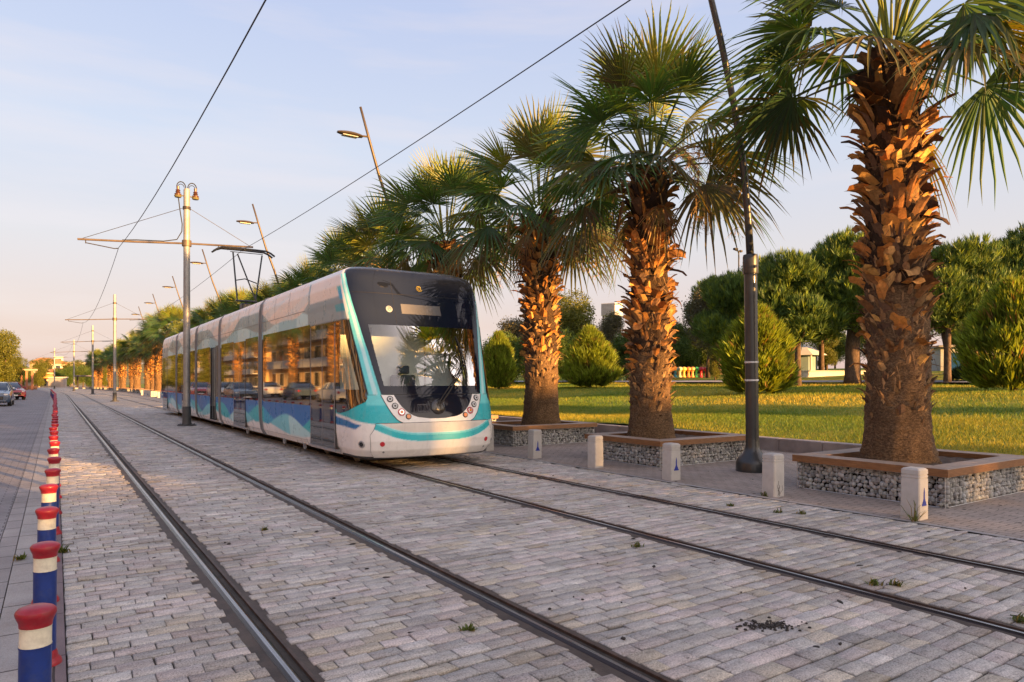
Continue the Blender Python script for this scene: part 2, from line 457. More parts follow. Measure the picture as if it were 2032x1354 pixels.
def grassblades():
    r = np.random.default_rng(5)
    P = []
    def patch(n, x0, x1, y0, y1, h0, h1, w):
        x = r.uniform(x0, x1, n); y = r.uniform(y0, y1, n)
        d = y*CT + x*ST; u = (x*CT - y*ST)/np.maximum(d, .1)
        k = (d > 5) & (u > -.12) & (u < 1.25)
        x, y = x[k], y[k]; m = len(x)
        P.append((x, y, r.uniform(h0, h1, m), np.full(m, w)))
    patch(190000, 13.2, 18, -2, 42, .04, .10, .010)
    patch(115000, 18, 27, -2, 60, .05, .12, .018)
    patch(60000, 27, 37, -2, 60, .06, .13, .03)
    x, y, h, w = [np.concatenate([p[i] for p in P]) for i in range(4)]
    n = len(x); a = r.uniform(0, 2*np.pi, n); lean = r.uniform(-.6, .6, (n, 2))*h[:, None]
    z = np.array([lawn_z(q) for q in x]) + .04*np.sin(x*.7+y*.31)+.03*np.sin(y*.8-x*.2) - .01
    dx, dy = np.cos(a)*w/2, np.sin(a)*w/2
    v = np.empty((n, 3, 3)); v[:, 0] = np.stack([x-dx, y-dy, z], 1); v[:, 1] = np.stack([x+dx, y+dy, z], 1)
    v[:, 2] = np.stack([x+lean[:, 0], y+lean[:, 1], z+h], 1)
    patchy = .5+.5*np.sin(x*.55+1.3*np.sin(y*.4))*np.sin(y*.37+.8*np.sin(x*.5))
    mixv = np.clip((patchy**1.6)*1.1 + r.normal(0, .22, n), 0, 1)[:, None]
    c = np.array([.10,.185,.020])*(1-mixv) + np.array([.50,.38,.05])*mixv
    c = c*r.uniform(.7, 1.25, (n, 1)); c = np.repeat(c, 3, 0)
    o = raw_mesh('grass', v.reshape(-1, 3), np.arange(3*n).reshape(-1, 3), M_grassblade, cols=c)
    struct(o, 'stuff'); tag(o, 'short green and straw coloured grass covering the park lawn', 'grass')
M_grassblade = leafmat('grass_blade', .3, .6, (1.3,1.2,.5))
grassblades()

# ------------------------------------------------------------------ red, cream and blue bollards
M_bred = pmat('bollard_red', (.33,.010,.022), .42, var=.25, scale=14, coat=.1, dirt=.6, dirtcol=(.17,.07,.06))
M_bcream = pmat('bollard_cream', (.72,.66,.50), .45, var=.15, scale=14, dirt=.55, dirtcol=(.3,.24,.17))
M_bblue = pmat('bollard_blue', (.008,.032,.19), .4, var=.3, scale=12, coat=.08, dirt=.6, dirtcol=(.06,.075,.13))
M_refl = pmat('reflector', (.75,.72,.6), .3)
def bollard(full=True):
    t = thing('bollard', '', 'bollard')
    if full:
        def L(name, prof, m):
            mb = MB(); mb.lathe(prof, 24); return mb.build(name, m, t, smooth=30)
        L('cap', [(.0,.578),(.054,.578),(.055,.590),(.057,.598),(.0655,.618),(.068,.626),(.066,.636),(.058,.645),(.04,.652),(.0,.655)], M_bred)
        L('band', [(0,.506),(.0535,.506),(.0535,.510),(.052,.513),(.052,.572),(.0535,.574),(.0535,.578),(0,.578)], M_bcream)
        L('body', [(0,.02),(.0525,.02),(.0525,.498),(.0545,.500),(.0545,.505),(0,.506)], M_bblue)
        L('base_flange', [(0,0),(.080,0),(.080,.02),(.075,.034),(.063,.046),(.059,.07),(.055,.085),(0,.085)], M_bred)
        mb = MB(); mb.box((-.058,-.015,.13),(-.0515,.015,.20)); mb.build('reflector', M_refl, t)
    else:
        mb = MB()
        mb.lathe([(0,.02),(.0525,.02),(.0525,.504)], 12, m=0); mb.lathe([(.052,.506),(.052,.578)], 12, m=1, cap=False)
        mb.lathe([(.054,.578),(.068,.622),(.066,.636),(.04,.652),(0,.655)], 12, m=2); mb.lathe([(.08,0),(.08,.02),(.06,.05)], 12, m=2)
        o = mb.build('post', [M_bblue, M_bcream, M_bred], t, smooth=40)
    return t
G_B = 'red capped bollards along the road edge'
proto = bollard(True); proto2 = None
for i in range(72):
    y = 3.15 + 1.225*(i-1)
    x = min(-.012, -.088+.0075*y) + ox(y) + rng.gauss(0, .006) - .012*max(0, y-58)
    lab = 'blue bollard with cream band and red cap, %s of the row from the camera' % nth(i+1)
    if i < 24:
        o = proto if i == 0 else dup(proto, (0,0,0))
    else:
        if proto2 is None: proto2 = o = bollard(False)
        else: o = dup(proto2, (0,0,0))
    o.location = (x, y, -.004); tag(o, lab, 'bollard', G_B)
    o.rotation_euler = (rng.gauss(0,.016), rng.gauss(0,.016), rng.gauss(0,1.2))

# ------------------------------------------------------------------ white stone bollards
M_stone = pmat('bollard_stone', (.47,.455,.43), .85, var=.14, scale=5, bump=.25, bscale=150, dirt=.35, dirtcol=(.30,.24,.18))
M_emb = pmat('emblem_blue', (.012,.03,.30), .5, var=.15)
M_crack = pmat('crack_dark', (.05,.035,.025), .9)
def white_bollard(emblem):
    t = thing('stone_bollard', '', 'bollard')
    mb = MB()
    def sq(z, h, c=.012):
        return [(h-c,-h,z),(h,-h+c,z),(h,h-c,z),(h-c,h,z),(-h+c,h,z),(-h,h-c,z),(-h,-h+c,z),(-h+c,-h,z)]
    prof = [(0,.102),(.44,.100),(.442,.094),(.452,.094),(.454,.100),(.476,.100),(.478,.094),(.488,.094),(.49,.100),(.535,.099),(.552,.082),(.556,.07)]
    rows = [[mb.vert(p) for p in sq(z, h)] for z, h in prof]
    for a, b_ in zip(rows, rows[1:]):
        for k in range(8): mb.face((a[k], a[(k+1)%8], b_[(k+1)%8], b_[k]))
    mb.face(rows[-1]); mb.build('shaft', M_stone, t)
    if emblem:
        e = MB()
        outline = [(-.050,.150),(.050,.150),(.048,.166),(.036,.174),(.032,.194),(.022,.202),(.019,.220),(.0115,.226),(.0105,.290),(.013,.295),(.009,.302),(.006,.322),(0,.345),
                   (-.006,.322),(-.009,.302),(-.013,.295),(-.0105,.290),(-.0115,.226),(-.019,.220),(-.022,.202),(-.032,.194),(-.036,.174),(-.048,.166)]
        e.prism(outline, -.1045, -.1005)
        e.build('emblem', M_emb, t)
    return t
wb = [white_bollard(True), white_bollard(False)]; used = [0, 0]
for k in range(-1, 46):
    y = 3.76 + 1.77*k; e_ = k % 2
    o = wb[e_] if not used[e_] else dup(wb[e_], (0,0,0)); used[e_] = 1
    o.location = (7.79+ox(y)+rng.gauss(0,.012), y, .004); o.rotation_euler = (rng.gauss(0,.006), rng.gauss(0,.006), rng.gauss(0,.03))
    lab = 'white stone bollard %s, %s of its row from the camera' % ('with blue emblem' if e_ == 0 else 'without emblem', nth(k+2))
    if k == 1: lab = 'cracked white stone bollard without emblem, nearest to the dark lamp post'
    tag(o, lab, 'bollard', 'white stone bollards along the pavement')
    if k == 1:
        c = MB(); r = random.Random(4)
        for q in range(5):
            p = V((r.uniform(-.05,.06), -.1028, r.uniform(.0,.08))); path = [p]
            for s in range(6): p = p + V((r.gauss(0,.016), 0, r.uniform(.008,.03))); p.x = max(-.085, min(.085, p.x)); path.append(p.copy())
            c.tube(path, .0022, 4)
        c.build('crack', M_crack, o)

# ------------------------------------------------------------------ gabion planters
def stonemat():
    t = NT('pebble'); co = t.coord()
    c = t.mix(t.attr(), t.ramp(t.noise(co, 30, 4, .7), [(.3,.7),(.7,1.15)]), 1, 'MULTIPLY')
    t.base(c); t.set(rough=.7); t.bump(t.noise(co, 90, 3), .2, .005); return t.mat
M_peb = stonemat()
def woodmat():
    t = NT('bench_wood'); co = t.coord('Object', (1,1,1))
    mp = t.new('ShaderNodeMapping'); mp.inputs['Scale'].default_value = (3, 3, 40); t.link(co, mp.inputs[0])
    n = t.noise(mp.outputs[0], 3, 6, .65); n2 = t.noise(co, 1.5, 4)
    c = t.mix(t.ramp(n, [(.25,(.13,.055,.02)),(.55,(.24,.11,.04)),(.8,(.33,.17,.07))]), t.ramp(n2, [(.3,.75),(.7,1.15)]), 1, 'MULTIPLY')
    t.base(c); t.set(rough=.55); t.bump(n, .25, .004); return t.mat
M_wood = woodmat()
M_woodtop = pmat('bench_wood_weathered', (.32,.24,.185), .6, var=.3, scale=6, bump=.25, bscale=40)
M_soil = pmat('planter_soil', (.075,.05,.035), .95, var=.5, scale=7, bump=.9, bscale=25)
M_wire = pmat('gabion_wire', (.55,.55,.54), .45, metal=.7)
PX0, PX1, PYH = -1.21, 1.21, .96
def planter():
    t = thing('gabion_planter', '', 'planter')
    r = random.Random(11)
    ph = (1+5**.5)/2
    ico = [V(p).normalized() for p in ((-1,ph,0),(1,ph,0),(-1,-ph,0),(1,-ph,0),(0,-1,ph),(0,1,ph),(0,-1,-ph),(0,1,-ph),(ph,0,-1),(ph,0,1),(-ph,0,-1),(-ph,0,1))]
    fc = [(0,11,5),(0,5,1),(0,1,7),(0,7,10),(0,10,11),(1,5,9),(5,11,4),(11,10,2),(10,7,6),(7,1,8),(3,9,4),(3,4,2),(3,2,6),(3,6,8),(3,8,9),(4,9,5),(2,4,11),(6,2,10),(8,6,7),(9,8,1)]
    mid = {}; vv = list(ico); ff = []
    def m_(a, b):
        k = (min(a,b), max(a,b))
        if k not in mid: vv.append(((vv[a]+vv[b])/2).normalized()); mid[k] = len(vv)-1
        return mid[k]
    for a, b, c in fc:
        x, y, z = m_(a,b), m_(b,c), m_(c,a); ff += [(a,x,z),(b,y,x),(c,z,y),(x,y,z)]
    vs, fs, cs = [], [], []
    def stone(p, s, nrm):
        sx = [s*r.uniform(.85,1.35), s*r.uniform(.7,.95), s*r.uniform(.7,.95)]
        rot = Matrix.Rotation(r.uniform(0,6.28), 3, V(nrm)) @ Matrix.Rotation(r.gauss(0,.3), 3, 'X')
        ax = V((abs(nrm[1]), abs(nrm[0]), 0)); base = len(vs)
        g = r.choice([.27,.33,.38,.21,.45,.30]); col = (g*r.uniform(.97,1.06), g, g*r.uniform(.9,1.0))
        side = V((nrm[1], -nrm[0], 0))
        for q in vv:
            l = rot @ (side*(q.x*sx[0]) + V((0,0,1))*(q.y*sx[1]) + V(nrm)*(q.z*sx[2]))
            vs.append(tuple(V(p)+l)); cs.append(col)
        for f in ff: fs.append(tuple(base+k for k in f))
    def facefill(a, b, nrm):
        L = (V(b)-V(a)).length; n = int(L/.061)
        for row in range(7):
            for k in range(n+1):
                q = V(a).lerp(V(b), min(1, max(0, (k + (.5 if row % 2 else 0) + r.uniform(-.25,.25))/n)))
                q = q - V(nrm)*r.uniform(.035,.06); q.z = .03 + row*.053 + r.uniform(-.012,.012)
                stone(q, r.uniform(.028,.040), nrm)
    a, b_, c, d = (PX0,-PYH,0), (PX1,-PYH,0), (PX1,PYH,0), (PX0,PYH,0)
    facefill(a, b_, (0,-1,0)); facefill(d, a, (-1,0,0)); facefill(b_, c, (1,0,0)); facefill(c, d, (0,1,0))
    o = raw_mesh('stone_fill', np.array(vs), np.array(fs), M_peb, t, np.array(cs), smooth=True); struct(o, 'stuff')
    mb = MB(); mb.box((PX0+.09,-PYH+.09,.0),(PX1-.09,PYH-.09,.36)); mb.build('liner', M_groove, t)
    w = MB(); z0, z1, ov, wd = .372, .468, .05, .30
    X0, X1, Y0, Y1 = PX0-ov, PX1+ov, -PYH-ov, PYH+ov
    def plank(pts):
        n = len(pts); ins = .006
        cx = sum(p[0] for p in pts)/n; cy = sum(p[1] for p in pts)/n
        A = [w.vert((p[0],p[1],z0)) for p in pts]; B = [w.vert((p[0],p[1],z1-.005)) for p in pts]
        T = [w.vert((p[0]+(ins if p[0]<cx else -ins),p[1]+(ins if p[1]<cy else -ins),z1)) for p in pts]
        w.face(A[::-1]); w.face(T, 1)
        for k in range(n):
            w.face((A[k],A[(k+1)%n],B[(k+1)%n],B[k])); w.face((B[k],B[(k+1)%n],T[(k+1)%n],T[k]), 1)
    h = wd/2-.003
    for q in (0, 1):
        o0 = q*(wd/2); o1 = o0+h
        for pts in (((X0+o0,Y0+o0),(X1-o0,Y0+o0),(X1-o1,Y0+o1),(X0+o1,Y0+o1)), ((X1-o0,Y1-o0),(X0+o0,Y1-o0),(X0+o1,Y1-o1),(X1-o1,Y1-o1)),
                    ((X0+o0,Y1-o0-.003),(X0+o0,Y0+o0+.003),(X0+o1,Y0+o1+.003),(X0+o1,Y1-o1-.003)), ((X1-o0,Y0+o0+.003),(X1-o0,Y1-o0-.003),(X1-o1,Y1-o1-.003),(X1-o1,Y0+o1+.003))):
            plank(pts)
    w.build('seat_rim', [M_wood, M_woodtop], t)
    s = MB(); n = 18
    rr = random.Random(2)
    s.grid([[(X0+wd-.02+(X1-X0-2*wd+.04)*i/n, Y0+wd-.02+(Y1-Y0-2*wd+.04)*j/n, .39+rr.uniform(-.012,.018)) for j in range(n+1)] for i in range(n+1)])
    s.build('soil', M_soil, t)
    wr = MB(); e = .004
    for x, y in ((PX0,-PYH),(PX1,-PYH),(PX1,PYH),(PX0,PYH),(PX0+.14,-PYH),(PX1-.14,-PYH)):
        wr.tube([(x,y,0),(x,y,.372)], .005, 6)
    for z in (.006, .366):
        wr.tube([(PX0,-PYH,z),(PX1,-PYH,z),(PX1,PYH,z),(PX0,PYH,z),(PX0,-PYH,z)], .004, 5)
    for k in range(1, 5):
        z = .372*k/5; wr.tube([(PX0,PYH,z),(PX0,-PYH,z),(PX1,-PYH,z)], .0014, 4)
    for k in range(1, 20): wr.tube([(PX0,-PYH+1.92*k/20,0),(PX0,-PYH+1.92*k/20,.372)], .0014, 4)
    for k in range(1, 25): wr.tube([(PX0+2.42*k/25,-PYH,0),(PX0+2.42*k/25,-PYH,.372)], .0014, 4)
    wr.build('wire_cage', M_wire, t)
    return t
PALM_X = 9.9; PALM_Y = [4.8+4.55*k for k in range(34)]
gp = planter()
for k, y in enumerate(PALM_Y):
    o = gp if k == 0 else dup(gp, (0,0,0), only=(None if k < 8 else (lambda ch: not ch.name.startswith('wire_cage'))))
    o.location = (PALM_X+ox(y), y, .004)
    if k: o.rotation_euler = (0, 0, 0)
    tag(o, 'pebble filled planter with wooden rim under the %s palm from the camera' % nth(k+1), 'planter', 'gabion planters under the palms')
# ================================================================== TRAM
TX, TY, TL = 5.505, 10.5, 25.9
ZN=[.2,.25,.35,.5,.75,.95,1.2,2.0,3.0,3.3,3.42,3.50,3.56]
NN=[.16,.10,.03,0,.02,.06,.13,.40,.76,.89,.95,1.01,1.16]
ZW=[.2,.35,.6,1.0,2.9,3.2,3.38,3.48,3.56]
WW=[1.25,1.33,1.365,1.375,1.375,1.365,1.335,1.27,1.10]
nz = lambda z: float(np.interp(z, ZN, NN))
wz = lambda z: float(np.interp(z, ZW, WW))
CA, YE = .6, 3.1
CAZ = lambda z: float(np.interp(z, [1.2, 2.2, 3.2], [.6, .5, .30]))
EZ = lambda z: float(np.interp(z, [1.3, 3.1], [.5, .36]))
def cab(s, z, off=0.0):
    def P(s, z):
        sg = 1 if s >= 0 else -1; a = abs(s)
        if a <= 1:
            q = max(math.sin(a*math.pi/2), 1e-6)**.5
            t = math.asin(min(1, q**(1/EZ(z))))
            return V((sg*wz(z)*q, nz(z)+CAZ(z)*(1-math.cos(t)), z))
        y0 = nz(z)+CAZ(z)
        return V((sg*wz(z), y0+(a-1)*(YE-y0), z))
    p = P(s, z)
    if off:
        du = P(s+.004, z)-P(s-.004, z); dv = P(s, z+.004)-P(s, z-.004)
        n = du.cross(dv)
        if n.length > 1e-9:
            n.normalize()
            p = p + n*off
    return p
def s_of_x(x, z):
    q = min(1, abs(x)/wz(z)); return math.copysign(math.asin(q*q)/(math.pi/2), x)
def s_of_y(y, z):                              # on the side wall
    y0 = nz(z)+CA
    if y >= y0: return 1+(y-y0)/(YE-y0)
    return math.acos(max(-1, 1-(y-nz(z))/CA))/(math.pi/2)
MASK_Z = [.86,.90,.96,1.06,1.16,1.27,1.275,2.0,2.6,3.1,3.3,3.42,3.47]
MASK_S = [.005,.06,.095,.14,.172,.20,.325,.43,.54,.655,.70,.74,.72]
mask_s = lambda z: float(np.interp(z, MASK_Z, MASK_S)) if z >= .86 else 0
TEAL=(.025,.48,.53); AQUA=(.16,.68,.70); PALE=(.50,.80,.82); WHITE=(.84,.81,.77); BLUE=(.006,.16,.48); MIDB=(.008,.36,.60); PINK_GLOW=(.86,.68,.58); GREY=(.20,.28,.33); BLK=(.012,.013,.016)  # pink of the upper sides is white with warm sun glow painted in
CAR_WHITE = WHITE
def wav(y, f, p): return math.sin(y*f+p)
def upper_color(y, z):
    m1 = 3.0+.24*wav(y,.95,.4)+.05*wav(y,2.9,1.0)+.10*max(0,1-y/4)
    m2 = 2.80+.13*wav(y,1.3,2.6)
    if z > 3.30+.05*wav(y,2.1,0): return PINK_GLOW
    if z > m1: return (.74,.69,.65) if wav(y*1.3+z*6,2.0,0) > .4 else PINK_GLOW
    if z > m2: return (.20,.29,.33) if wav(y,.95,.4) > -.1 else (.34,.42,.43)
    return (.50,.74,.76) if wav(y,2.3,1.) > 0 else (.30,.56,.62)
def lower_color(y, z):
    a = .69+.20*wav(y,1.25,-.6)+.04*wav(y,2.9,1)
    b_ = .61+.18*wav(y,1.45,1.4)
    c = .46+.11*wav(y,1.15,.3)
    if z < max(.36, c-.05): return WHITE
    if z > max(a, b_): return BLUE if z > .9 or wav(y,1.1,0) < .6 else (.008,.24,.54)
    if z > b_: return MIDB if wav(y,1.55,-.6) > .2 else TEAL
    if z > c: return PALE if wav(y,2.1,.5) > 0 else (.20,.62,.70)
    return WHITE
def aa(fn, y, z, dy, dz):
    a = [0,0,0]
    for i in (-1,0,1):
        for j in (-1,0,1):
            c = fn(y+i*dy/3, z+j*dz/3)
            for k in range(3): a[k] += c[k]/9
    return tuple(a)
def cab_color(s, z):
    a = abs(s); p = cab(s, z); y = p.y
    if z < 1.27:
        zs = .785+.15*max(0, (a-.42)/.83)**1.2 if a < 1.3 else lower_color(y, z) and .94
        if a < .42: zs = .80
        if y > 2.75: return lower_color(y, z)
        if a > 1.05 and z > .94: return BLK if z > 1.0 else TEAL
        if z > zs: return TEAL if not (a < .55 and z > 1.1) else AQUA
        if z > zs-.055: return WHITE
        if a > .66:
            lo = .72+.02*wav(a, 6, 0); top = zs-.055
            if z > lo + (0 if a > .8 else (top-lo)*(.8-a)/.14): return (.006,.17,.42)
        return WHITE
    ms = mask_s(z)
    if a < ms: return BLK
    k = (a-ms)
    wid = .17 if z < 2.6 else .17+.05*(z-2.6)
    if z > 3.40: return WHITE if a > .8 else (.05,.07,.12)
    if k < wid:
        if k > wid*.82 and z > 2.7: return WHITE
        return PALE if .25*wid < k < .6*wid else AQUA
    if z < 2.58 and y < 2.9: return BLK if a < 1.25 else (.02,.02,.022)
    if z > 2.58:
        if k < wid+.05: return WHITE
        if 2.93 < z < 3.18 and k < wid+.20: return MIDB if z < 3.1 else TEAL
        if 2.72 < z < 2.86 and k < wid+.36: return (.03,.33,.40)
        if y < 2.8 and z > 3.0: return PINK_GLOW
        if y < 2.9: return GREY if z > 2.80 else (.24,.33,.37)
    return upper_color(y, z)

def paintmat(name):
    t = NT(name); co = t.coord(); a = t.attr()
    n = t.noise(co, 2.2, 6, .7)
    c = t.mix(a, t.ramp(n, [(.3,.88),(.7,1.04)]), 1, 'MULTIPLY')
    streak = t.noise(t.coord('Object', (6,6,.7)), 2, 5, .75)
    c = t.mix(c, (.30,.26,.22), t.ramp(streak, [(.55,0),(.8,.28)]))
    t.base(c); t.set(rough=t.ramp(n, [(.3,.24),(.7,.34)]), coat=.08, coatr=.1, spec=.35)
    return t.mat
M_paint = paintmat('tram_paint')
def flat_col(name, c, rough=.3, **k): return pmat(name, c, rough, var=.12, scale=3, **k)
M_black = flat_col('black_gloss', (.012,.012,.014), .08, coat=.3)
M_rub = pmat('bellows_rubber', (.045,.042,.042), .75, var=.3, scale=5, bump=.2)
M_dark = pmat('underframe', (.03,.028,.026), .8, var=.4, scale=4)
M_alu = pmat('brushed_alu', (.42,.42,.43), .38, metal=.7, var=.2)
M_grey = flat_col('grey_trim', (.20,.20,.21), .4)
M_white = pmat('bumper_white', (.84,.81,.77), .28, var=.08, scale=3, coat=.35, dirt=.12, dirtcol=(.4,.35,.3))
def glass_front():
    t = NT('windshield_glass'); co = t.coord()
    t.base((.008,.011,.022)); t.set(rough=.03, spec=.5, ior=1.45)
    t.bump(t.noise(co, .9, 2), .06, .02)
    return t.mat
M_gfront = glass_front()
def glass_clear():
    t = NT('clear_glass')
    g = t.new('ShaderNodeBsdfGlossy'); g.inputs['Roughness'].default_value = .02
    tr = t.new('ShaderNodeBsdfTransparent'); tr.inputs['Color'].default_value = (.95,.98,.98,1)
    f = t.new('ShaderNodeFresnel'); f.inputs['IOR'].default_value = 1.75
    k = t.math('ADD', f.outputs[0], .06, True)
    m = t.new('ShaderNodeMixShader'); t.link(k, m.inputs[0]); t.link(tr.outputs[0], m.inputs[1]); t.link(g.outputs[0], m.inputs[2]); t.link(m.outputs[0], t.out.inputs[0])
    return t.mat
M_gclear = glass_clear()
def glass_side():
    t = NT('side_glass'); co = t.coord()
    t.base((.018,.016,.014)); t.set(rough=.03, spec=.9, ior=1.6, coat=.5, coatr=.02)
    t.bump(t.noise(t.coord('Object', (1,.8,.35)), 1.3, 2, .5), .10, .02)
    return t.mat
M_gside = glass_side()

tram = thing('tram', 'long white tram with blue and teal waves, black windscreen and dark side windows', 'tram', (TX, TY, 0))
# clear pane of the windscreen and of the cab side window are real openings in the shell
def pane_s(z): return float(np.interp(z, [1.42, 2.0, 2.48], [.285, .345, .385]))
PZ0, PZ1 = 1.42, 2.48
def in_pane(s, z): return PZ0 < z < PZ1 and abs(s) < pane_s(z)
def side_pane(z): return float(np.interp(z, [1.36, 2.42], [.64, .86])), 1.13
def in_side(s, z): return 1.36 < z < 2.42 and side_pane(z)[0] < abs(s) < side_pane(z)[1]

def rows_patch(mb, zs, f0, f1, nx, off, flip, m=0, cols=None):
    P, Cc = [], []
    for z in zs:
        a, c = f0(z), f1(z); row, cr = [], []
        for k in range(nx+1):
            s = a+(c-a)*k/nx; p = cab(s, z, off)
            row.append((p.x, TL-p.y, p.z) if flip else p)
            if cols: cr.append(cols(s, z))
        P.append(row); Cc.append(cr)
    mb.grid(P, m, Cc if cols else None)
def frange(a, b, n): return [a+(b-a)*k/n for k in range(n+1)]
def fl(p, flip): return V((p.x, TL-p.y, p.z)) if flip else V(p)

def disc(mb, s, z, r, off, flip, m=0, depth=.012, n=20, ring=None):
    c = cab(s, z, off); nn = (cab(s, z, off+.1)-c).normalized()
    c = fl(c, flip); 
    if flip: nn = V((nn.x, -nn.y, nn.z))
    q = nn.to_track_quat('Z', 'Y').to_matrix()
    prof = [(r, -depth), (r, .0), (r*.94, depth*.5)]
    if ring: prof += [(ring, depth*.5), (ring*.96, 0)]
    mb.lathe(prof, n, c, m, q, cap=False)
    rows = [mb.vert(c + q @ V((prof[-1][0]*math.cos(2*math.pi*i/n), prof[-1][0]*math.sin(2*math.pi*i/n), prof[-1][1]))) for i in range(n)]
    mb.face(rows, m)
    return c, q

M_pan = flat_col('cab_interior_panel', (.56,.63,.63), .5)
M_seat = pmat('seat_fabric', (.03,.05,.10), .9)
M_hl_black = flat_col('lamp_black', (.02,.02,.022), .25, coat=.5)
M_chrome = pmat('lamp_chrome', (.75,.75,.76), .08, metal=1, var=.05)
M_lens = flat_col('lamp_lens', (.55,.56,.55), .05, coat=1)
M_amber = flat_col('lamp_amber', (.75,.20,.015), .12, coat=.8)
M_redl = flat_col('lamp_red', (.50,.012,.02), .12, coat=.8)
M_signp = flat_col('sign_panel', (.11,.105,.10), .25, coat=.5)
M_gold = pmat('gold_ring', (.80,.55,.10), .3, metal=.6)
M_embw = flat_col('emblem_white', (.30,.33,.36), .35)

def build_cab(flip, parent):
    # shell
    b = MB(); SS = frange(-2, 2, 320); ZZ = frange(.2, 3.56, 160)
    P = [[fl(cab(s, z), flip) for z in ZZ] for s in SS]; Cc = [[aa(cab_color, s, z, SS[1]-SS[0], ZZ[1]-ZZ[0]) for z in ZZ] for s in SS]
    def skip(i, j):
        s = (SS[i]+SS[i+1])/2; z = (ZZ[j]+ZZ[j+1])/2
        return in_pane(s, z) or in_side(s, z)
    idx = b.grid(P, 0, Cc, skip)
    h = 160
    for k in range(h): b.face((idx[h-k][-1], idx[h+k][-1], idx[h+k+1][-1], idx[h-k-1][-1]))
    shell = b.build('cab_shell', M_paint, parent, smooth=50, colors=True)
    # windscreen: dark glossy mask with a clear pane
    b = MB()
    zs = frange(.862, 1.27, 14)+frange(1.278, PZ0, 5)
    rows_patch(b, zs, lambda z: -mask_s(z), mask_s, 36, .007, flip)
    zz = frange(PZ0, PZ1, 22)
    rows_patch(b, zz, lambda z: -mask_s(z), lambda z: -pane_s(z), 6, .007, flip)
    rows_patch(b, zz, pane_s, mask_s, 6, .007, flip)
    rows_patch(b, frange(PZ1, 3.47, 26), lambda z: -mask_s(z), mask_s, 40, .007, flip)
    ws = b.build('windscreen', M_gfront, parent, smooth='all')
    b = MB(); rows_patch(b, zz, lambda z: -pane_s(z), pane_s, 30, .005, flip); b.build('clear_pane', M_gclear, ws, smooth='all')
    # thin seam line across the mask
    b = MB()
    for z in (1.275, 3.05):
        pts = [fl(cab(s, z, .008), flip) for s in frange(-mask_s(z)+.02, mask_s(z)-.02, 30)]; b.tube(pts, .0035, 4)
    for sx in (-.095,):
        pts = [fl(cab(sx, z, .008), flip) for z in frange(2.5, 3.3, 10)]; b.tube(pts, .002, 4)
    b.build('seam', M_dark, ws)
    # lamp crescents
    for sg in (-1, 1):
        b = MB()
        zs = frange(.80, 1.268, 16)
        out = lambda z: sg*float(np.interp(z, [.80,.84,.95,1.1,1.268], [.145,.185,.235,.285,.335]))
        inn = lambda z: sg*mask_s(z) if z > .86 else 0.0
        rows_patch(b, zs, inn, out, 10, .006, flip)
        pl = b.build('lamp_panel', M_white, parent, smooth='all')
        b = MB(); b.tube([fl(cab(out(z), z, .006), flip) for z in zs], .006, 5); b.build('panel_seam', M_dark, pl)
        for k, (xx, z, kind) in enumerate(((.835,1.20,0),(.765,1.085,0),(.665,.98,1),(.55,.905,2))):
            s = sg*s_of_x(xx, z); r = (.056,.056,.064,.052)[k]
            hb = MB(); disc(hb, s, z, r, .010, flip, 0, .022, 20, r*.72)
            hl = hb.build('headlight', [M_hl_black, M_redl, M_hl_black][kind], parent, smooth=40)
            lb = MB(); c, q = disc(lb, s, z, r*.70, .020, flip, 0, .008)
            lb.build('lens', [M_lens, M_chrome, M_amber][kind], hl, smooth=40)
            if kind == 0:
                cb = MB(); disc(cb, s, z, r*.36, .026, flip, 0, .006); cb.build('bulb', M_hl_black, hl, smooth=40)
            if kind == 1:
                cb = MB(); disc(cb, s, z, r*.42, .027, flip, 0, .006); cb.build('bulb', M_amber, hl, smooth=40)
    # bumper
    def bcol(s, z):
        a = abs(s)
        mid = float(np.interp(a, [0,.06,.14,.22,.30,.40,.47], [.555,.56,.585,.625,.675,.735,.775]))
        if abs(z-mid) < .062: return TEAL if z < mid+.03 else AQUA
        if abs(z-mid) < .075: return PALE
        return (.70,.64,.57) if z > mid else WHITE
    b = MB(); be = lambda z: float(np.interp(z, [.225,.30,.60,.68,.79], [.50,.535,.525,.47,.43]))
    rows_patch(b, frange(.225, .795, 56), lambda z: -be(z), be, 110, .014, flip, 0, bcol)
    bm = b.build('bumper', M_paint, parent, smooth='all', colors=True)
    b = MB(); zs = frange(.225, .795, 20)
    for sg in (-1, 1): b.tube([fl(cab(sg*be(z), z, .006), flip) for z in zs], .009, 5)
    b.tube([fl(cab(s, .798, .006), flip) for s in frange(-.43, .43, 40)], .007, 5)
    b.tube([fl(cab(s, .222, .0), flip) for s in frange(-1.2, 1.2, 60)], .02, 6)
    b.build('bumper_seam', M_dark, bm)
    for sg in (-1, 1):
        b = MB(); disc(b, sg*.37, .46, .042, .018, flip, 0, .012); b.build('reflector', M_redl, bm, smooth=40)
        b = MB(); disc(b, sg*.36, .33, .018, .016, flip, 0, .008); b.build('tow_plug', M_grey, bm, smooth=40)
        b = MB(); disc(b, sg*.70, .45, .062, .006, flip, 0, .015, 20, .042); sd = b.build('side_marker', M_alu, parent, smooth=40)
        b = MB(); disc(b, sg*.70, .45, .036, .012, flip, 0, .01, 16); b.build('lens', M_hl_black, sd, smooth=40)
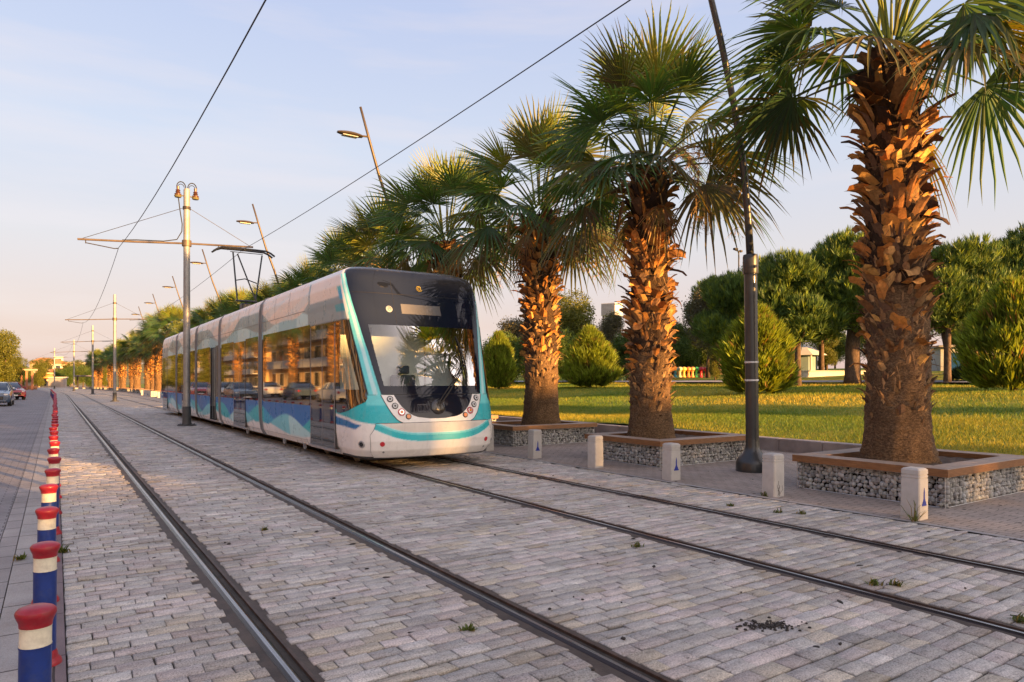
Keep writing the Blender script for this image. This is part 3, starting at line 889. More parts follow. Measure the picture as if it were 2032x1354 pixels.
    # cab side windows
    for sg in (-1, 1):
        b = MB(); poly = lambda z: float(np.interp(z, [.95,1.06,1.15,1.22,1.32,2.0,2.55], [1.16,.80,.56,.515,.525,.63,.735]))
        f1 = lambda z: sg*1.235
        rows_patch(b, frange(.95, 1.36, 14), lambda z: sg*poly(z), f1, 16, .006, flip)
        z2 = frange(1.36, 2.42, 16)
        rows_patch(b, z2, lambda z: sg*poly(z), lambda z: sg*side_pane(z)[0], 5, .006, flip)
        rows_patch(b, z2, lambda z: sg*side_pane(z)[1], f1, 4, .006, flip)
        rows_patch(b, frange(2.42, 2.56, 4), lambda z: sg*poly(z), f1, 14, .006, flip)
        cw = b.build('cab_window', M_gside, parent, smooth='all')
        b = MB(); rows_patch(b, z2, lambda z: sg*side_pane(z)[0], lambda z: sg*side_pane(z)[1], 8, .004, flip); b.build('clear_pane', M_gclear, cw, smooth='all')
    # sign, emblem, ring
    b = MB(); rows_patch(b, frange(2.695, 2.875, 5), lambda z: s_of_x(-.40, z), lambda z: s_of_x(.38, z), 24, .010, flip); b.build('destination_sign', M_signp, parent, smooth='all')
    b = MB(); disc(b, s_of_x(-.63, 2.77), 2.77, .062, .008, flip, 0, .006, 24, .05); em = b.build('round_emblem', M_embw, parent, smooth=40)
    b = MB(); c = cab(s_of_x(-.63, 2.77), 2.77, .02)
    pts = []
    for k in range(26):
        a = .4+k*.32; rr = .012+.030*k/25; pts.append(fl(cab(s_of_x(-.63+rr*math.cos(a), 2.77), 2.77+rr*math.sin(a), .014), flip))
    b.tube(pts, .005, 5); b.build('emblem_swirl', M_grey, em)
    b = MB(); pts = []
    for k in range(34):
        a = .3+k*.36; rr = .014+.045*k/33; pts.append(fl(cab(s_of_x(.02+rr*math.cos(a)+1e-4, 3.19), 3.19+rr*math.sin(a), .012), flip))
    b.tube(pts, .007, 5); b.build('gold_swirl', M_gold, parent)
    # wiper
    b = MB(); X = lambda x, z, o: fl(cab(s_of_x(x, z), z, o), flip)
    b.tube([X(.04,1.06,.03), X(.28,1.32,.06), X(.55,1.62,.06), X(.70,1.82,.05)], [.017,.013,.011,.009], 6)
    b.tube([X(-.03,1.05,.03), X(.24,1.35,.06), X(.50,1.64,.06), X(.69,1.87,.05)], [.012,.010,.008,.008], 6)
    wi = b.build('wiper', M_dark, parent)
    b = MB(); b.tube([X(.66,1.38,.02), X(.70,1.62,.03), X(.69,1.85,.035), X(.66,2.10,.03), X(.60,2.32,.02)], [.009,.012,.015,.012,.009], 6)
    b.build('wiper_blade', M_dark, wi)
    b = MB(); b.lathe([(.13,0),(.13,.02),(.10,.04),(.04,.05)], 20, X(.02,1.05,.0), 0, (V((0,-1,.25)) if not flip else V((0,1,.25))).to_track_quat('Z','Y').to_matrix()); b.build('pivot_cover', M_hl_black, wi, smooth=40)
    # coupler hatch outline
    b = MB(); o = [(-.36,.985),(-.17,.985),(-.17,1.10),(-.36,1.10)]
    b.tube([X(x, z, .009) for x, z in o+[o[0]]], .004, 4); b.build('hatch', M_grey, ws)
    # cab interior
    yy = (lambda y: TL-y) if flip else (lambda y: y)
    def bx(lo, hi, m, name):
        mb = MB(); y0, y1 = sorted((yy(lo[1]), yy(hi[1]))); mb.bbox((lo[0], y0, lo[2]), (hi[0], y1, hi[2]), .02); return mb.build(name, m, parent)
    bx((-1.30,1.55,.5), (1.30,1.6,3.3), M_pan, 'cab_wall')
    for xx in (-.62, .50): bx((xx-.012,1.53,.6), (xx+.012,1.549,2.5), M_grey, 'wall_joint')
    bx((-.95,1.50,1.75), (-.78,1.549,2.0), M_signp, 'wall_box')
    bx((-1.1,.62,.6), (1.1,1.0,1.36), M_hl_black, 'dashboard')
    st = bx((-.3,1.0,.95), (.25,1.4,1.1), M_seat, 'driver_seat')
    mb = MB(); mb.bbox((-.28, min(yy(1.38),yy(1.46)), 1.1), (.23, max(yy(1.38),yy(1.46)), 1.62), .03); mb.bbox((-.15, min(yy(1.39),yy(1.45)), 1.64), (.10, max(yy(1.39),yy(1.45)), 1.80), .02); mb.build('seat_back', M_seat, st)
    bx((-1.2,1.3,2.62), (1.2,1.54,2.66), M_pan, 'cab_ceiling')
    bx((-1.31,1.3,1.36), (-1.29,1.54,2.5), M_pan, 'side_blind')
build_cab(False, tram); build_cab(True, tram)

# modules between the cabs: skins, windows, doors, bellows
CUTS = [(3.1, 6.5), (6.75, 11.45), (11.7, 15.6), (15.85, 20.3), (20.55, TL-3.1)]
ZP = frange(.22, 3.56, 112)
DOORS = {0: [], 1: [(8.2, 9.6)], 2: [(12.2, 13.1)], 3: [(17.6, 19.0)], 4: []}
def skin(y0, y1):
    b = MB(); ys = frange(y0, y1, max(4, int((y1-y0)/(.036 if y0 < 12 else .07)))); sdc = lambda y, z: lower_color(y, z) if z < 1.05 else upper_color(y, z) if z > 2.5 else BLK
    for sg in (-1, 1):
        b.grid([[(sg*wz(z), y, z) for z in ZP] for y in ys], 0, [[aa(sdc, y, z, .04, .03) for z in ZP] for y in ys])
    b.col = (.5,.48,.46)
    b.grid([[(x, y, 3.56+.03*(1-(x/1.1)**2)) for x in (-1.1,-.5,0,.5,1.1)] for y in (y0, y1)])
    for y in (y0, y1):
        b.poly([(-wz(z), y, z) for z in ZP[::8]] + [(wz(z), y, z) for z in ZP[::-8]])
    return b.build('module_body', M_paint, tram, smooth=50, colors=True)
def side_slab(name, y0, y1, z0, z1, sg, mat, parent, off=.006, th=.03):
    b = MB(); x0, x1 = sorted((sg*(1.375-th), sg*(1.375+off)))
    b.box((x0, y0, z0), (x1, y1, z1)); return b.build(name, mat, parent)
def door(y0, y1, sg):
    d = side_slab('door', y0, y1, .30, 2.56, sg, M_gside, tram, .010)
    b = MB(); xx = sg*1.387
    for y in (y0+.03, (y0+y1)/2, y1-.03): b.box((min(xx, xx-sg*.02), y-.012, .33), (max(xx, xx-sg*.02), y+.012, 2.53))
    b.build('door_frame', M_grey, d)
    b = MB(); b.box((min(sg*1.30, sg*1.405), y0-.06, .255), (max(sg*1.30, sg*1.405), y1+.06, .295)); b.build('door_sill', M_alu, d)
for k, (y0, y1) in enumerate(CUTS):
    bod = skin(y0, y1)
    b = MB()
    for sg in (-1, 1):
        for z in (2.90,):
            b.tube([(sg*(wz(z)+.001), y0, z), (sg*(wz(z)+.001), y1, z)], .006, 5)
        b.tube([(sg*(wz(.33)+.001), y0, .33), (sg*(wz(.33)+.001), y1, .33)], .004, 4)
        n = int((y1-y0)/1.2)
        for q in range(1, n+1):
            y = y0+(y1-y0)*q/(n+1); b.tube([(sg*(wz(z)+.001), y, z) for z in (2.905,3.1,3.2,3.38)], .003, 4)
    b.build('panel_seam', M_grey, bod)
    for sg in (-1, 1):
        edges = sorted([y0+.12, y1-.12] + [v for d in DOORS[k] for v in d])
        for q in range(0, len(edges), 2):
            a, c = edges[q]+(.012 if q else 0), edges[q+1]-.012
            n = max(1, round((c-a)/1.5))
            for j in range(n):
                side_slab('window', a+(c-a)*j/n+.008, a+(c-a)*(j+1)/n-.008, 1.03, 2.60, sg, M_gside, tram)
        for d in DOORS[k]: door(d[0], d[1], sg)
for sg in (-1, 1):
    door(1.30, 2.72, sg); door(TL-2.72, TL-1.30, sg)
    side_slab('window', 2.76, 3.22, 1.03, 2.60, sg, M_gside, tram); side_slab('window', TL-3.22, TL-2.76, 1.03, 2.60, sg, M_gside, tram)
for (a, c), (d, e_) in zip(CUTS, CUTS[1:]):
    b = MB(); n = 9; ys = frange(c-.02, d+.02, n)
    b.grid([[(sgn*(wz(z)-(.02 if i % 2 else .06)), y, z) for sgn, z in [(-1, z) for z in ZP[::6]] + [(1, z) for z in ZP[::-6]]] for i, y in enumerate(ys)])
    b.build('bellows', M_rub, tram)
    for yy in (c+.03, d-.03):
        b = MB()
        b.tube([(-(wz(z)+.004), yy, z) for z in ZP[::5]] + [(0, yy, 3.60)] + [((wz(z)+.004), yy, z) for z in ZP[::-5]], .026, 6)
        b.build('end_frame', M_grey, tram)
# underframe and bogies
b = MB(); b.box((-1.12,.45,.17), (1.12,TL-.45,.40)); b.build('underframe', M_dark, tram)
for yb in (2.6, 13.4, TL-2.6):
    b = MB(); b.bbox((-1.0, yb-1.2, .12), (1.0, yb+1.2, .42), .03); bo = b.build('bogie', M_dark, tram)
    for dy in (-.85, .85):
        for sg in (-1, 1):
            w_ = MB(); q = V((1,0,0)).to_track_quat('Z','Y').to_matrix(); w_.lathe([(.0,-.06),(.29,-.06),(.31,-.05),(.29,.06),(0,.06)], 24, (sg*.76, yb+dy, .30), 0, q); w_.build('wheel', M_alu, bo, smooth=30)
for y_ in (3.4, 4.9, 8.4):
    b = MB(); b.box((-1.30, y_, .14), (-1.24, y_+.05, .24)); b.ball((-1.27, y_+.02, .14), .03); b.build('step_bracket', M_alu, tram)
# roof units
for y0, y1 in ((4.2,6.0),(8.0,10.6),(16.6,19.4),(21.4,22.6)):
    b = MB(); b.bbox((-.8,y0,3.55),(.8,y1,3.66), .03); b.build('roof_unit', M_grey, tram)
# pantograph
pg = bpy.data.objects.new('pantograph', None); COL.objects.link(pg); pg.parent = tram; pg.location = (0, 14.4, 0)
M_pant = pmat('pantograph_steel', (.05,.055,.06), .5, metal=.5, var=.3)
b = MB(); b.bbox((-.55,-.7,3.66),(.55,.7,3.74), .02)
for x in (-.45,.45):
    for y in (-.55,.55): b.lathe([(.06,3.56),(.075,3.6),(.05,3.62),(.06,3.67)], 10, (x, y, 0))
b.bbox((-.16,-.2,3.74),(.16,.25,4.2), .03); b.build('base_frame', M_pant, pg)
b = MB(); b.tube([(0,.75,3.75),(0,-.1,4.25)], .045, 8); b.tube([(-.36,-.1,4.28),(.36,-.1,4.28)], .035, 8); b.build('lower_arm', M_pant, pg)
b = MB()
b.tube([(-.30,-.1,4.28),(-.36,.3,6.02)], .028, 6); b.tube([(.30,-.1,4.28),(.62,.3,5.98)], .028, 6); b.tube([(.30,-.1,4.35),(-.22,.25,5.95)], .025, 6); b.tube([(-.33,.12,5.0),(.0,.12,5.08),(.40,.12,4.95)], .02, 6)
b.build('upper_arm', M_pant, pg)
b = MB()
for dy in (.14, .46):
    b.tube([(-1.02,dy,5.96),(-.88,dy,6.06),(-.72,dy,6.12),(0,dy,6.13),(.72,dy,6.12),(.88,dy,6.06),(1.02,dy,5.96)], .034, 6)
for x in (-.5, .0, .55): b.tube([(x,.14,6.1),(x,.46,6.1)], .016, 6)
b.tube([(-.45,.3,6.02),(.65,.3,6.02)], .014, 6)
b.build('collector_head', M_pant, pg)
# ================================================================== VEGETATION
M_frond = leafmat('palm_frond', .30, .45, (2.2, 1.75, .25), .35)
M_dead = leafmat('dry_frond', .2, .7, (1.2,1.0,.6))
def barkmat(name, c0, c1, c2, sc_):
    t = NT(name); co = t.coord('Object', sc_)
    n = t.noise(co, 3, 7, .75); n2 = t.noise(t.coord(), 2.5, 4)
    c = t.mix(t.ramp(n, [(.3,c0),(.5,c1),(.72,c2)]), t.ramp(n2, [(.3,.7),(.7,1.15)]), 1, 'MULTIPLY')
    t.base(c); t.set(rough=.9, spec=.2); t.bump(n, .9, .03); return t.mat
M_pbark = barkmat('palm_bark', (.03,.019,.012), (.14,.085,.045), (.30,.19,.10), (9,9,15))
M_fibre = barkmat('dark_fibre', (.018,.011,.008), (.05,.03,.018), (.11,.065,.03), (9,9,5))
M_bark = barkmat('pine_bark', (.05,.035,.03), (.11,.075,.055), (.17,.12,.09), (5,5,2))
def bootmat():
    t = NT('leaf_base'); a = t.attr(); co = t.coord()
    t.base(t.mix(a, t.ramp(t.noise(co, 18, 5, .7), [(.3,.6),(.7,1.25)]), 1, 'MULTIPLY')); t.set(rough=.8, spec=.25)
    t.bump(t.noise(t.coord('Object', (30,30,8)), 3, 4, .7), .5, .01); return t.mat
M_boot = bootmat()

def palm_trunk(r, zt, lean, fat=1.0, zfib=2.5):
    """trunk above z=.36 up to zt, its old leaf bases; returns bmeshes and the centre line"""
    cx = lambda z: lean[0]*(z/6)**1.4; cy = lambda z: lean[1]*(z/6)**1.4
    def rad(z):
        q = z-.36
        return fat*(.455 + .10*math.exp(-q/.28) + .045*math.exp(-q/1.0) - .010*z + .02*math.exp(-((z-2.6)/.9)**2))
    b = MB(); n = 48; Z = frange(.36, zt, 130); P = []
    ph = [r.uniform(0, 6.28) for _ in range(6)]
    for k, z in enumerate(Z):
        row = []
        ringb = .010*math.sin(z*52+math.sin(z*9))
        for i in range(n+1):
            a = 2*math.pi*(i % n)/n
            rr = rad(z) + ringb*(.6+.4*math.sin(3*a+ph[0])) + .012*math.sin(5*a+z*3+ph[1]) + .010*math.sin(11*a-z*7+ph[2]) + r.uniform(-.010,.010)*(i < n)
            row.append((cx(z)+rr*math.cos(a), cy(z)+rr*math.sin(a), z))
        row[-1] = row[0]; P.append(row)
    kz = next(i for i, z in enumerate(Z) if z > zfib)
    b.grid(P[:kz+1]); b.grid(P[kz:], 1); b.face([b.vert(p) for p in P[-1][:-1]], 1)
    return b, rad, cx, cy
def plate(b, r, p, rd, tg, el, L, wbase, col, curl=1.0, ns=5, point=.42):
    up = V((0,0,1)); e = el; rows = []
    for s in range(ns):
        t = s/(ns-1); wd = wbase*(1-.25*t) if t < .8 else wbase*point
        cup = .3*wd; nrm = rd*math.sin(e) - up*math.cos(e)
        c = [q*(1.0+.3*t) for q in col]
        rows.append([b.vert(p - tg*wd + nrm*(-cup), c), b.vert(p + nrm*cup*.35, c), b.vert(p + tg*wd + nrm*(-cup), c)])
        if s < ns-1:
            p = p + (rd*math.cos(e) + up*math.sin(e))*(L/(ns-1)); e -= R(r.uniform(6, 20))*curl*(1.6 if s >= 2 else .6)
    for q in range(ns-1):
        for c in range(2): b.face((rows[q][c], rows[q][c+1], rows[q+1][c+1], rows[q+1][c]))
def boots(r, zt, rad, cx, cy, zlow, zfull):
    """old leaf stubs: small frayed scales low down, large curling stubs above, loose fibre between"""
    b = MB(); ga = 2.39996; up = V((0,0,1))
    def frame(a, tw):
        rd = V((math.cos(a), math.sin(a), 0)); tg = V((-math.sin(a), math.cos(a), 0))
        return rd, (tg*math.cos(tw) + up*math.sin(tw)).normalized()
    k = 0; z = zlow-.5
    while z < zfull+.5:                                          # frayed fibre scales
        dn = min(1, max(.7, (z-zlow+.5)/.5)); z += .0052/dn; k += 1
        a = k*ga + r.gauss(0, .5); zz = z + r.gauss(0, .05); rd, tg = frame(a, r.gauss(0, .5)); g = r.uniform(.6, 1.3)
        col = [c*g for c in r.choice([(.27,.155,.07),(.19,.105,.05),(.36,.22,.10),(.11,.065,.04)])]
        plate(b, r, V((cx(zz), cy(zz), zz)) + rd*rad(zz)*.985, rd, tg, R(r.gauss(72, 14)), r.uniform(.07,.20), r.uniform(.018,.06), col, 1.3, 4, .3)
    k = 0; z = zlow+.2
    while z < zt:
        dens = min(1, max(.45, (z-zlow)/(max(.01, zfull-zlow)))); band = .75+.5*math.sin(z*5.1+1)
        z += .0088/dens*(.8+.4*r.random()); k += 1
        zone = (z-zlow)/(zt-zlow); a = k*ga + r.gauss(0, .30); zz = z + r.gauss(0, .06)
        el = R(r.gauss(57+6*band, 13)); L = r.uniform(.18,.36)*(1 if zone > .3 else .7)*(.75+.35*band)
        if zone > .8: L *= r.uniform(1, 1.5); el += R(8)
        if r.random() < .12: el -= R(r.uniform(20, 60))
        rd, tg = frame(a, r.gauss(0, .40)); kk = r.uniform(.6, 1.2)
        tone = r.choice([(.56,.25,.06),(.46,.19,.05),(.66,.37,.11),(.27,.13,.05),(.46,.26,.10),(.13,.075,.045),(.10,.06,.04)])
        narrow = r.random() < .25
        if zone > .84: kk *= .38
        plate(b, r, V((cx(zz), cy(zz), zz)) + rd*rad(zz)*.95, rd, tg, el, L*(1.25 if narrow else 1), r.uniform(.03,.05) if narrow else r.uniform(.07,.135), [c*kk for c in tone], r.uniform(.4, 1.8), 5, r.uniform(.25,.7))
    for q in range(260):                                         # loose fibre strands
        zz = r.uniform(zlow, zt); a = r.uniform(0, 6.28); rd, tg = frame(a, 0); p = V((cx(zz), cy(zz), zz)) + rd*rad(zz)*r.uniform(1.0,1.25); g = r.uniform(.6,1.2)
        d = (rd*r.uniform(.2,1) + tg*r.gauss(0,.6) + up*r.uniform(-1.4,.6)).normalized(); sd = d.cross(rd).normalized()*.007; c = (.26*g,.15*g,.07*g)
        b.face((b.vert(p-sd, c), b.vert(p+sd, c), b.vert(p+d*r.uniform(.1,.32)+V((0,0,-.05)), c)))
    return b
def fan(b, p0, az, el, Lp, Lb, r, col, droop=.3, nseg=27, spread=118, roll=0, dead=False):
    rd = V((math.cos(az), math.sin(az), 0)); up = V((0,0,1))
    pts = [V(p0)]; e = el; n = 5
    for k in range(n):
        d = rd*math.cos(e)+up*math.sin(e); pts.append(pts[-1]+d*Lp/n); e -= R(4.5)*math.cos(el)
    b.col = tuple(c*1.15+q for c, q in zip(col, (.02,.018,.0)))
    b.tube(pts, [.028,.024,.02,.017,.015,.012], 5, cap=False)
    P = (rd*math.cos(e)+up*math.sin(e)).normalized(); L = rd.cross(up).normalized()
    if roll: L = (Matrix.Rotation(roll, 3, P) @ L)
    N = L.cross(P).normalized()
    if N.z < 0 and abs(el) < 1.2: N = -N
    E = pts[-1]; dphi = R(2*spread)/nseg
    for i in range(nseg):
        ph = R(-spread)+dphi*(i+.5)+r.gauss(0, .012); q = abs(ph)/R(spread)
        ln = Lb*(1-.34*q*q)*r.uniform(.88, 1.06)
        d = P*math.cos(ph)+L*math.sin(ph) - N*(.16*q+.05) ; d.normalize()
        w_ = (L*math.cos(ph)-P*math.sin(ph)).normalized()
        cc = [c*r.uniform(.82, 1.18) for c in col]
        dr = droop*r.uniform(.6, 1.5); prev = None
        for t, wf in ((.02, .8), (.40, 1.0), (.62, .72), (.82, .40), (1.0, .0)):
            c = E + d*(ln*t); c = c + V((0,0,-1))*(ln*dr*max(0, t-.15)**2.2) - N*0
            if t > .7 : c = c + w_*r.gauss(0,.012)
            wd = ln*.40*math.tan(dphi/2)*(wf if t > .1 else .08) * 1.02
            tip = [k*(1+.35*(t > .75)) for k in cc]
            if wf == 0: row = [b.vert(c, tip)]*1
            else: row = [b.vert(c - w_*wd + N*wd*.25, tip), b.vert(c - N*wd*.25, tip), b.vert(c + w_*wd + N*wd*.25, tip)]
            if prev:
                if len(row) == 3:
                    b.face((prev[0], prev[1], row[1], row[0])); b.face((prev[1], prev[2], row[2], row[1]))
                else:
                    b.face((prev[0], prev[1], row[0])); b.face((prev[1], prev[2], row[0]))
            prev = row
def palm_crown(r, c0, nf=38, low=0):
    b = MB(); ga = 2.39996
    for k in range(nf):
        q = k/(nf-1)                       # 0 youngest upright, 1 oldest hanging
        el = R(86 - (96+low)*q**.95 + r.gauss(0, 6)); az = k*ga + r.gauss(0, .2)
        g = r.uniform(.8, 1.2)
        col = (.052*g, .102*g, .042*g) if q > .22 else (.15*g, .175*g, .030*g)
        if r.random() < .14: col = (.085*g, .095*g, .030*g)
        if q > .9: col = (.09*g, .085*g, .035*g)
        p = V(c0) + V((math.cos(az), math.sin(az), 0))*.16 + V((0,0,.42-.62*q))
        fan(b, p, az, el, r.uniform(1.05, 1.45), r.uniform(1.2, 1.5), r, col, droop=.03+.54*q**.9*r.uniform(.7,1.3), spread=84+30*q, roll=r.gauss(0, .45))
    return b
def dead_skirt(r, c0, n):
    b = MB()
    for k in range(n):
        az = r.uniform(0, 6.28); g = r.uniform(.8,1.2)
        fan(b, V(c0)+V((math.cos(az), math.sin(az), 0))*.30+V((0,0,-r.uniform(.1,.55))), az, R(r.uniform(-72,-42)), r.uniform(.4,.7), r.uniform(.6,.85), r, (.27*g,.17*g,.075*g), droop=.5, nseg=22, spread=75)
    return b
def flower_stalks(r, c0, n):
    b = MB()
    for k in range(n):
        az = r.uniform(0, 6.28); rd = V((math.cos(az), math.sin(az), 0)); p = V(c0)+rd*.2; e = R(r.uniform(25,55)); pts = [p.copy()]; L = r.uniform(1.9,3.0); m = 14
        for s in range(m):
            p = p + (rd*math.cos(e)+V((0,0,1))*math.sin(e))*L/m; e = max(R(-86), e - R(r.uniform(9, 17))); pts.append(p.copy())
        g = r.uniform(.85, 1.15); b.col = (.30*g,.20*g,.10*g)
        b.tube(pts, [.016-.012*s/m for s in range(m+1)], 5, cap=False)
        for s in range(5, m+1):
            for j in range(r.randint(5, 9)):
                a2 = r.uniform(0, 6.28); l = r.uniform(.12,.34); c = pts[s]; g = r.uniform(.7,1.3); cc = (.36*g,.24*g,.12*g)
                d = V((math.cos(a2)*.7, math.sin(a2)*.7, r.uniform(-1.3,.1))).normalized()
                tip = c+d*l; sd = d.cross(V((.3,.5,.8))).normalized()*.006
                b.face((b.vert(c-sd, cc), b.vert(c+sd, cc), b.vert(tip, cc)))
                for w2 in range(3):
                    c2 = c+d*l*r.uniform(.3,1); d2 = (d+V((r.gauss(0,.8), r.gauss(0,.8), r.gauss(-.2,.5)))).normalized()*r.uniform(.05,.12); sd2 = d2.cross(V((.3,.5,.8))).normalized()*.007
                    b.face((b.vert(c2-sd2, cc), b.vert(c2+sd2, cc), b.vert(c2+d2, cc)))
    return b
def palm(seed, zt, lean=(0,0), zlow=1.9, zfull=2.8, nf=38, fat=1.0, dead=5, flowers=0, crown=None):
    r = random.Random(seed); t = thing('fan_palm', '', 'palm tree')
    b, rad, cx, cy = palm_trunk(r, zt, lean, fat, zfull-.25); b.build('trunk', [M_pbark, M_fibre], t, smooth='all')
    boots(r, zt-.22, rad, cx, cy, zlow, zfull).build('leaf_bases', M_boot, t, colors=True)
    c0 = (cx(zt), cy(zt), zt)
    palm_crown(r, c0, nf).build('crown', M_frond, t, colors=True)
    if dead: dead_skirt(r, c0, dead).build('dry_fronds', M_dead, t, colors=True)
    if flowers: flower_stalks(r, c0, flowers).build('flower_stalks', M_dead, t, colors=True)
    return t
G_P = 'fan palms along the tram line'
pa = palm(101, 6.0, (-.10, .06), 1.45, 3.0, 43, .84, 0, 1)
pb = palm(202, 5.6, (-.04, .0), 1.4, 2.3, 46, .81, 2, 8)
pc = palm(303, 5.6, (-.05, .0), 1.9, 2.4, 46, .88, 3, 9)
pd = palm(404, 5.75, (.05, .05), 1.7, 2.6, 40, .86, 4, 2)
PV = [pa, pb, pc, pd]
LABS = ['stoutest fan palm, its trunk rough with curled leaf bases, beside the dark lamp post',
        'fan palm with tall upright fronds, between the dark lamp post and the tram',
        'fan palm with dry flower stalks beside the front end of the tram',
        'fan palm whose crown stands right above the black tram front']
for k, y in enumerate(PALM_Y):
    if k > 10 and k % 3 == 1: continue
    x = PALM_X + ox(y)
    if k < 4:
        o = PV[k]; rz = (0,0,0,0)[k]; sc_ = None
    else:
        o = dup(PV[(k*3+1) % 4], (0,0,0)); rz = rng.uniform(0, 6.28); sc_ = rng.uniform(.97, 1.03)*(.97,.93,.88,.82,.85,.87,.92,.95)[k-4] if k < 12 else rng.uniform(.80, 1.10)
    if k > 27: sc_ = .9
    dx_, dy_ = ((-.12,.12),(-.22,.25),(.20,-.12),(0,0))[k] if k < 4 else (rng.uniform(-.25,.35), rng.uniform(-.3,.3))
    o.location = (x + dx_, y + dy_, .0); o.rotation_euler = (0,0,rz)
    if sc_: o.scale = (sc_,)*3
    tag(o, LABS[k] if k < 4 else 'fan palm behind the tram, %s of the row from the camera' % nth(k+1), 'palm tree', G_P)
BACK = [-13.4, -22.5, -31.6, -40.7]
for k, y in enumerate(BACK):
    o = dup(PV[(k*3+2) % 4], (PALM_X, y, 0), rng.uniform(0, 6.28), 'fan palm of the row continuing behind the camera', G_P, (1,1,1.28))

# ------------------------------------------------------------------ needles, leaves and sprays (numpy)
def orth(d):
    a = np.where(np.abs(d[:, 2:3]) < .9, np.array([[0,0,1.]]), np.array([[1.,0,0]]))
    s = np.cross(d, a); s /= np.linalg.norm(s, axis=1, keepdims=True)+1e-9
    return s, np.cross(s, d)
def blades(r, P, D, L, W, col):
    """thin pointed blades from P along D"""
    n = len(P); s, u = orth(D); a = r.uniform(0, 6.28, (n, 1)); q = s*np.cos(a)+u*np.sin(a)
    L = L.reshape(-1, 1); W = W.reshape(-1, 1)
    v = np.stack([P, P+D*L*.45+q*W, P+D*L, P+D*L*.45-q*W], 1)
    return v.reshape(-1, 3), np.arange(4*n).reshape(-1, 4), np.repeat(col, 4, 0)
def pine_crown(seed, rad=2.9, h=2.6, zc=5.2, n=2600, parent=None, mat=None):
    r = np.random.default_rng(seed); C, Rr = [], []
    for k in range(34):
        a = r.uniform(0, 6.28); q = np.sqrt(r.uniform(0, 1)); zq = r.uniform(-1, 1); e_ = np.sqrt(max(.12, 1-(.85*zq)**2)); C.append((rad*.72*q*e_*np.cos(a), rad*.72*q*e_*np.sin(a), zc + h*.42*zq)); Rr.append(rad*r.uniform(.28,.42))
    C = np.array(C); Rr = np.array(Rr)
    k = r.integers(0, len(C), n); d = r.normal(0, 1, (n, 3)); d[:, 2] = d[:, 2]*.9+.25; d /= np.linalg.norm(d, axis=1, keepdims=True)
    rr = Rr[k]*r.uniform(.55, 1.0, n)**.6
    P = C[k] + d*rr[:, None]*np.array([1,1,.85])
    m = 9
    PP = np.repeat(P, m, 0); up = np.repeat(d, m, 0)*.6 + np.array([0,0,1.15]) + r.normal(0, .36, (n*m, 3)); up /= np.linalg.norm(up, axis=1, keepdims=True)
    tone = r.uniform(.6, 1.3, n); yel = r.random(n) < .28
    col = np.stack([.078*tone, .135*tone, .032*tone], 1); col[yel] *= np.array([2.2,1.7,.8])
    PP = PP + up*r.uniform(0, .14, (n*m, 1))
    v, f, c = blades(r, PP, up, r.uniform(.20,.52, n*m), r.uniform(.013,.028, n*m), np.repeat(col, m, 0))
    return v, f, c, C
def pine(seed, trunk_r=.2, rad=2.9, h=2.6, zc=5.2, n=2600, stems=1, lean=0):
    t = thing('umbrella_pine', '', 'pine tree'); v, f, c, C = pine_crown(seed, rad, h, zc, n)
    raw_mesh('crown', v, f, M_needle, t, c)
    r = random.Random(seed); b = MB()
    for s in range(stems):
        off = (s-.5*(stems-1))*.35; fork = V((off*2.2+lean, r.uniform(-.2,.2), zc-1.9))
        b.tube([(off,0,-.1),(off*1.2,0,.5),(off*1.6+lean*.5,0,(zc-1.9)*.6),fork], [trunk_r*1.25,trunk_r,trunk_r*.9,trunk_r*.8], 12)
        for k in range(9//stems+1):
            e_ = V(C[r.randrange(len(C))]); mid = fork.lerp(e_, .5) + V((0,0,-.25)); b.tube([fork-V((0,0,.2)), fork.lerp(mid,.5)+V((0,0,-.1)), mid, e_], [trunk_r*.5,trunk_r*.36,trunk_r*.28,.03], 7)
    b.build('trunk', M_bark, t, smooth='all'); return t
M_needle = leafmat('pine_needle', .18, .55, (1.5,1.3,.5), .3)
M_spray = leafmat('cypress_spray', .40, .55, (1.5,1.3,.4), .3)
M_leaf = leafmat('broad_leaf', .30, .5, (1.5,1.35,.45), .3)

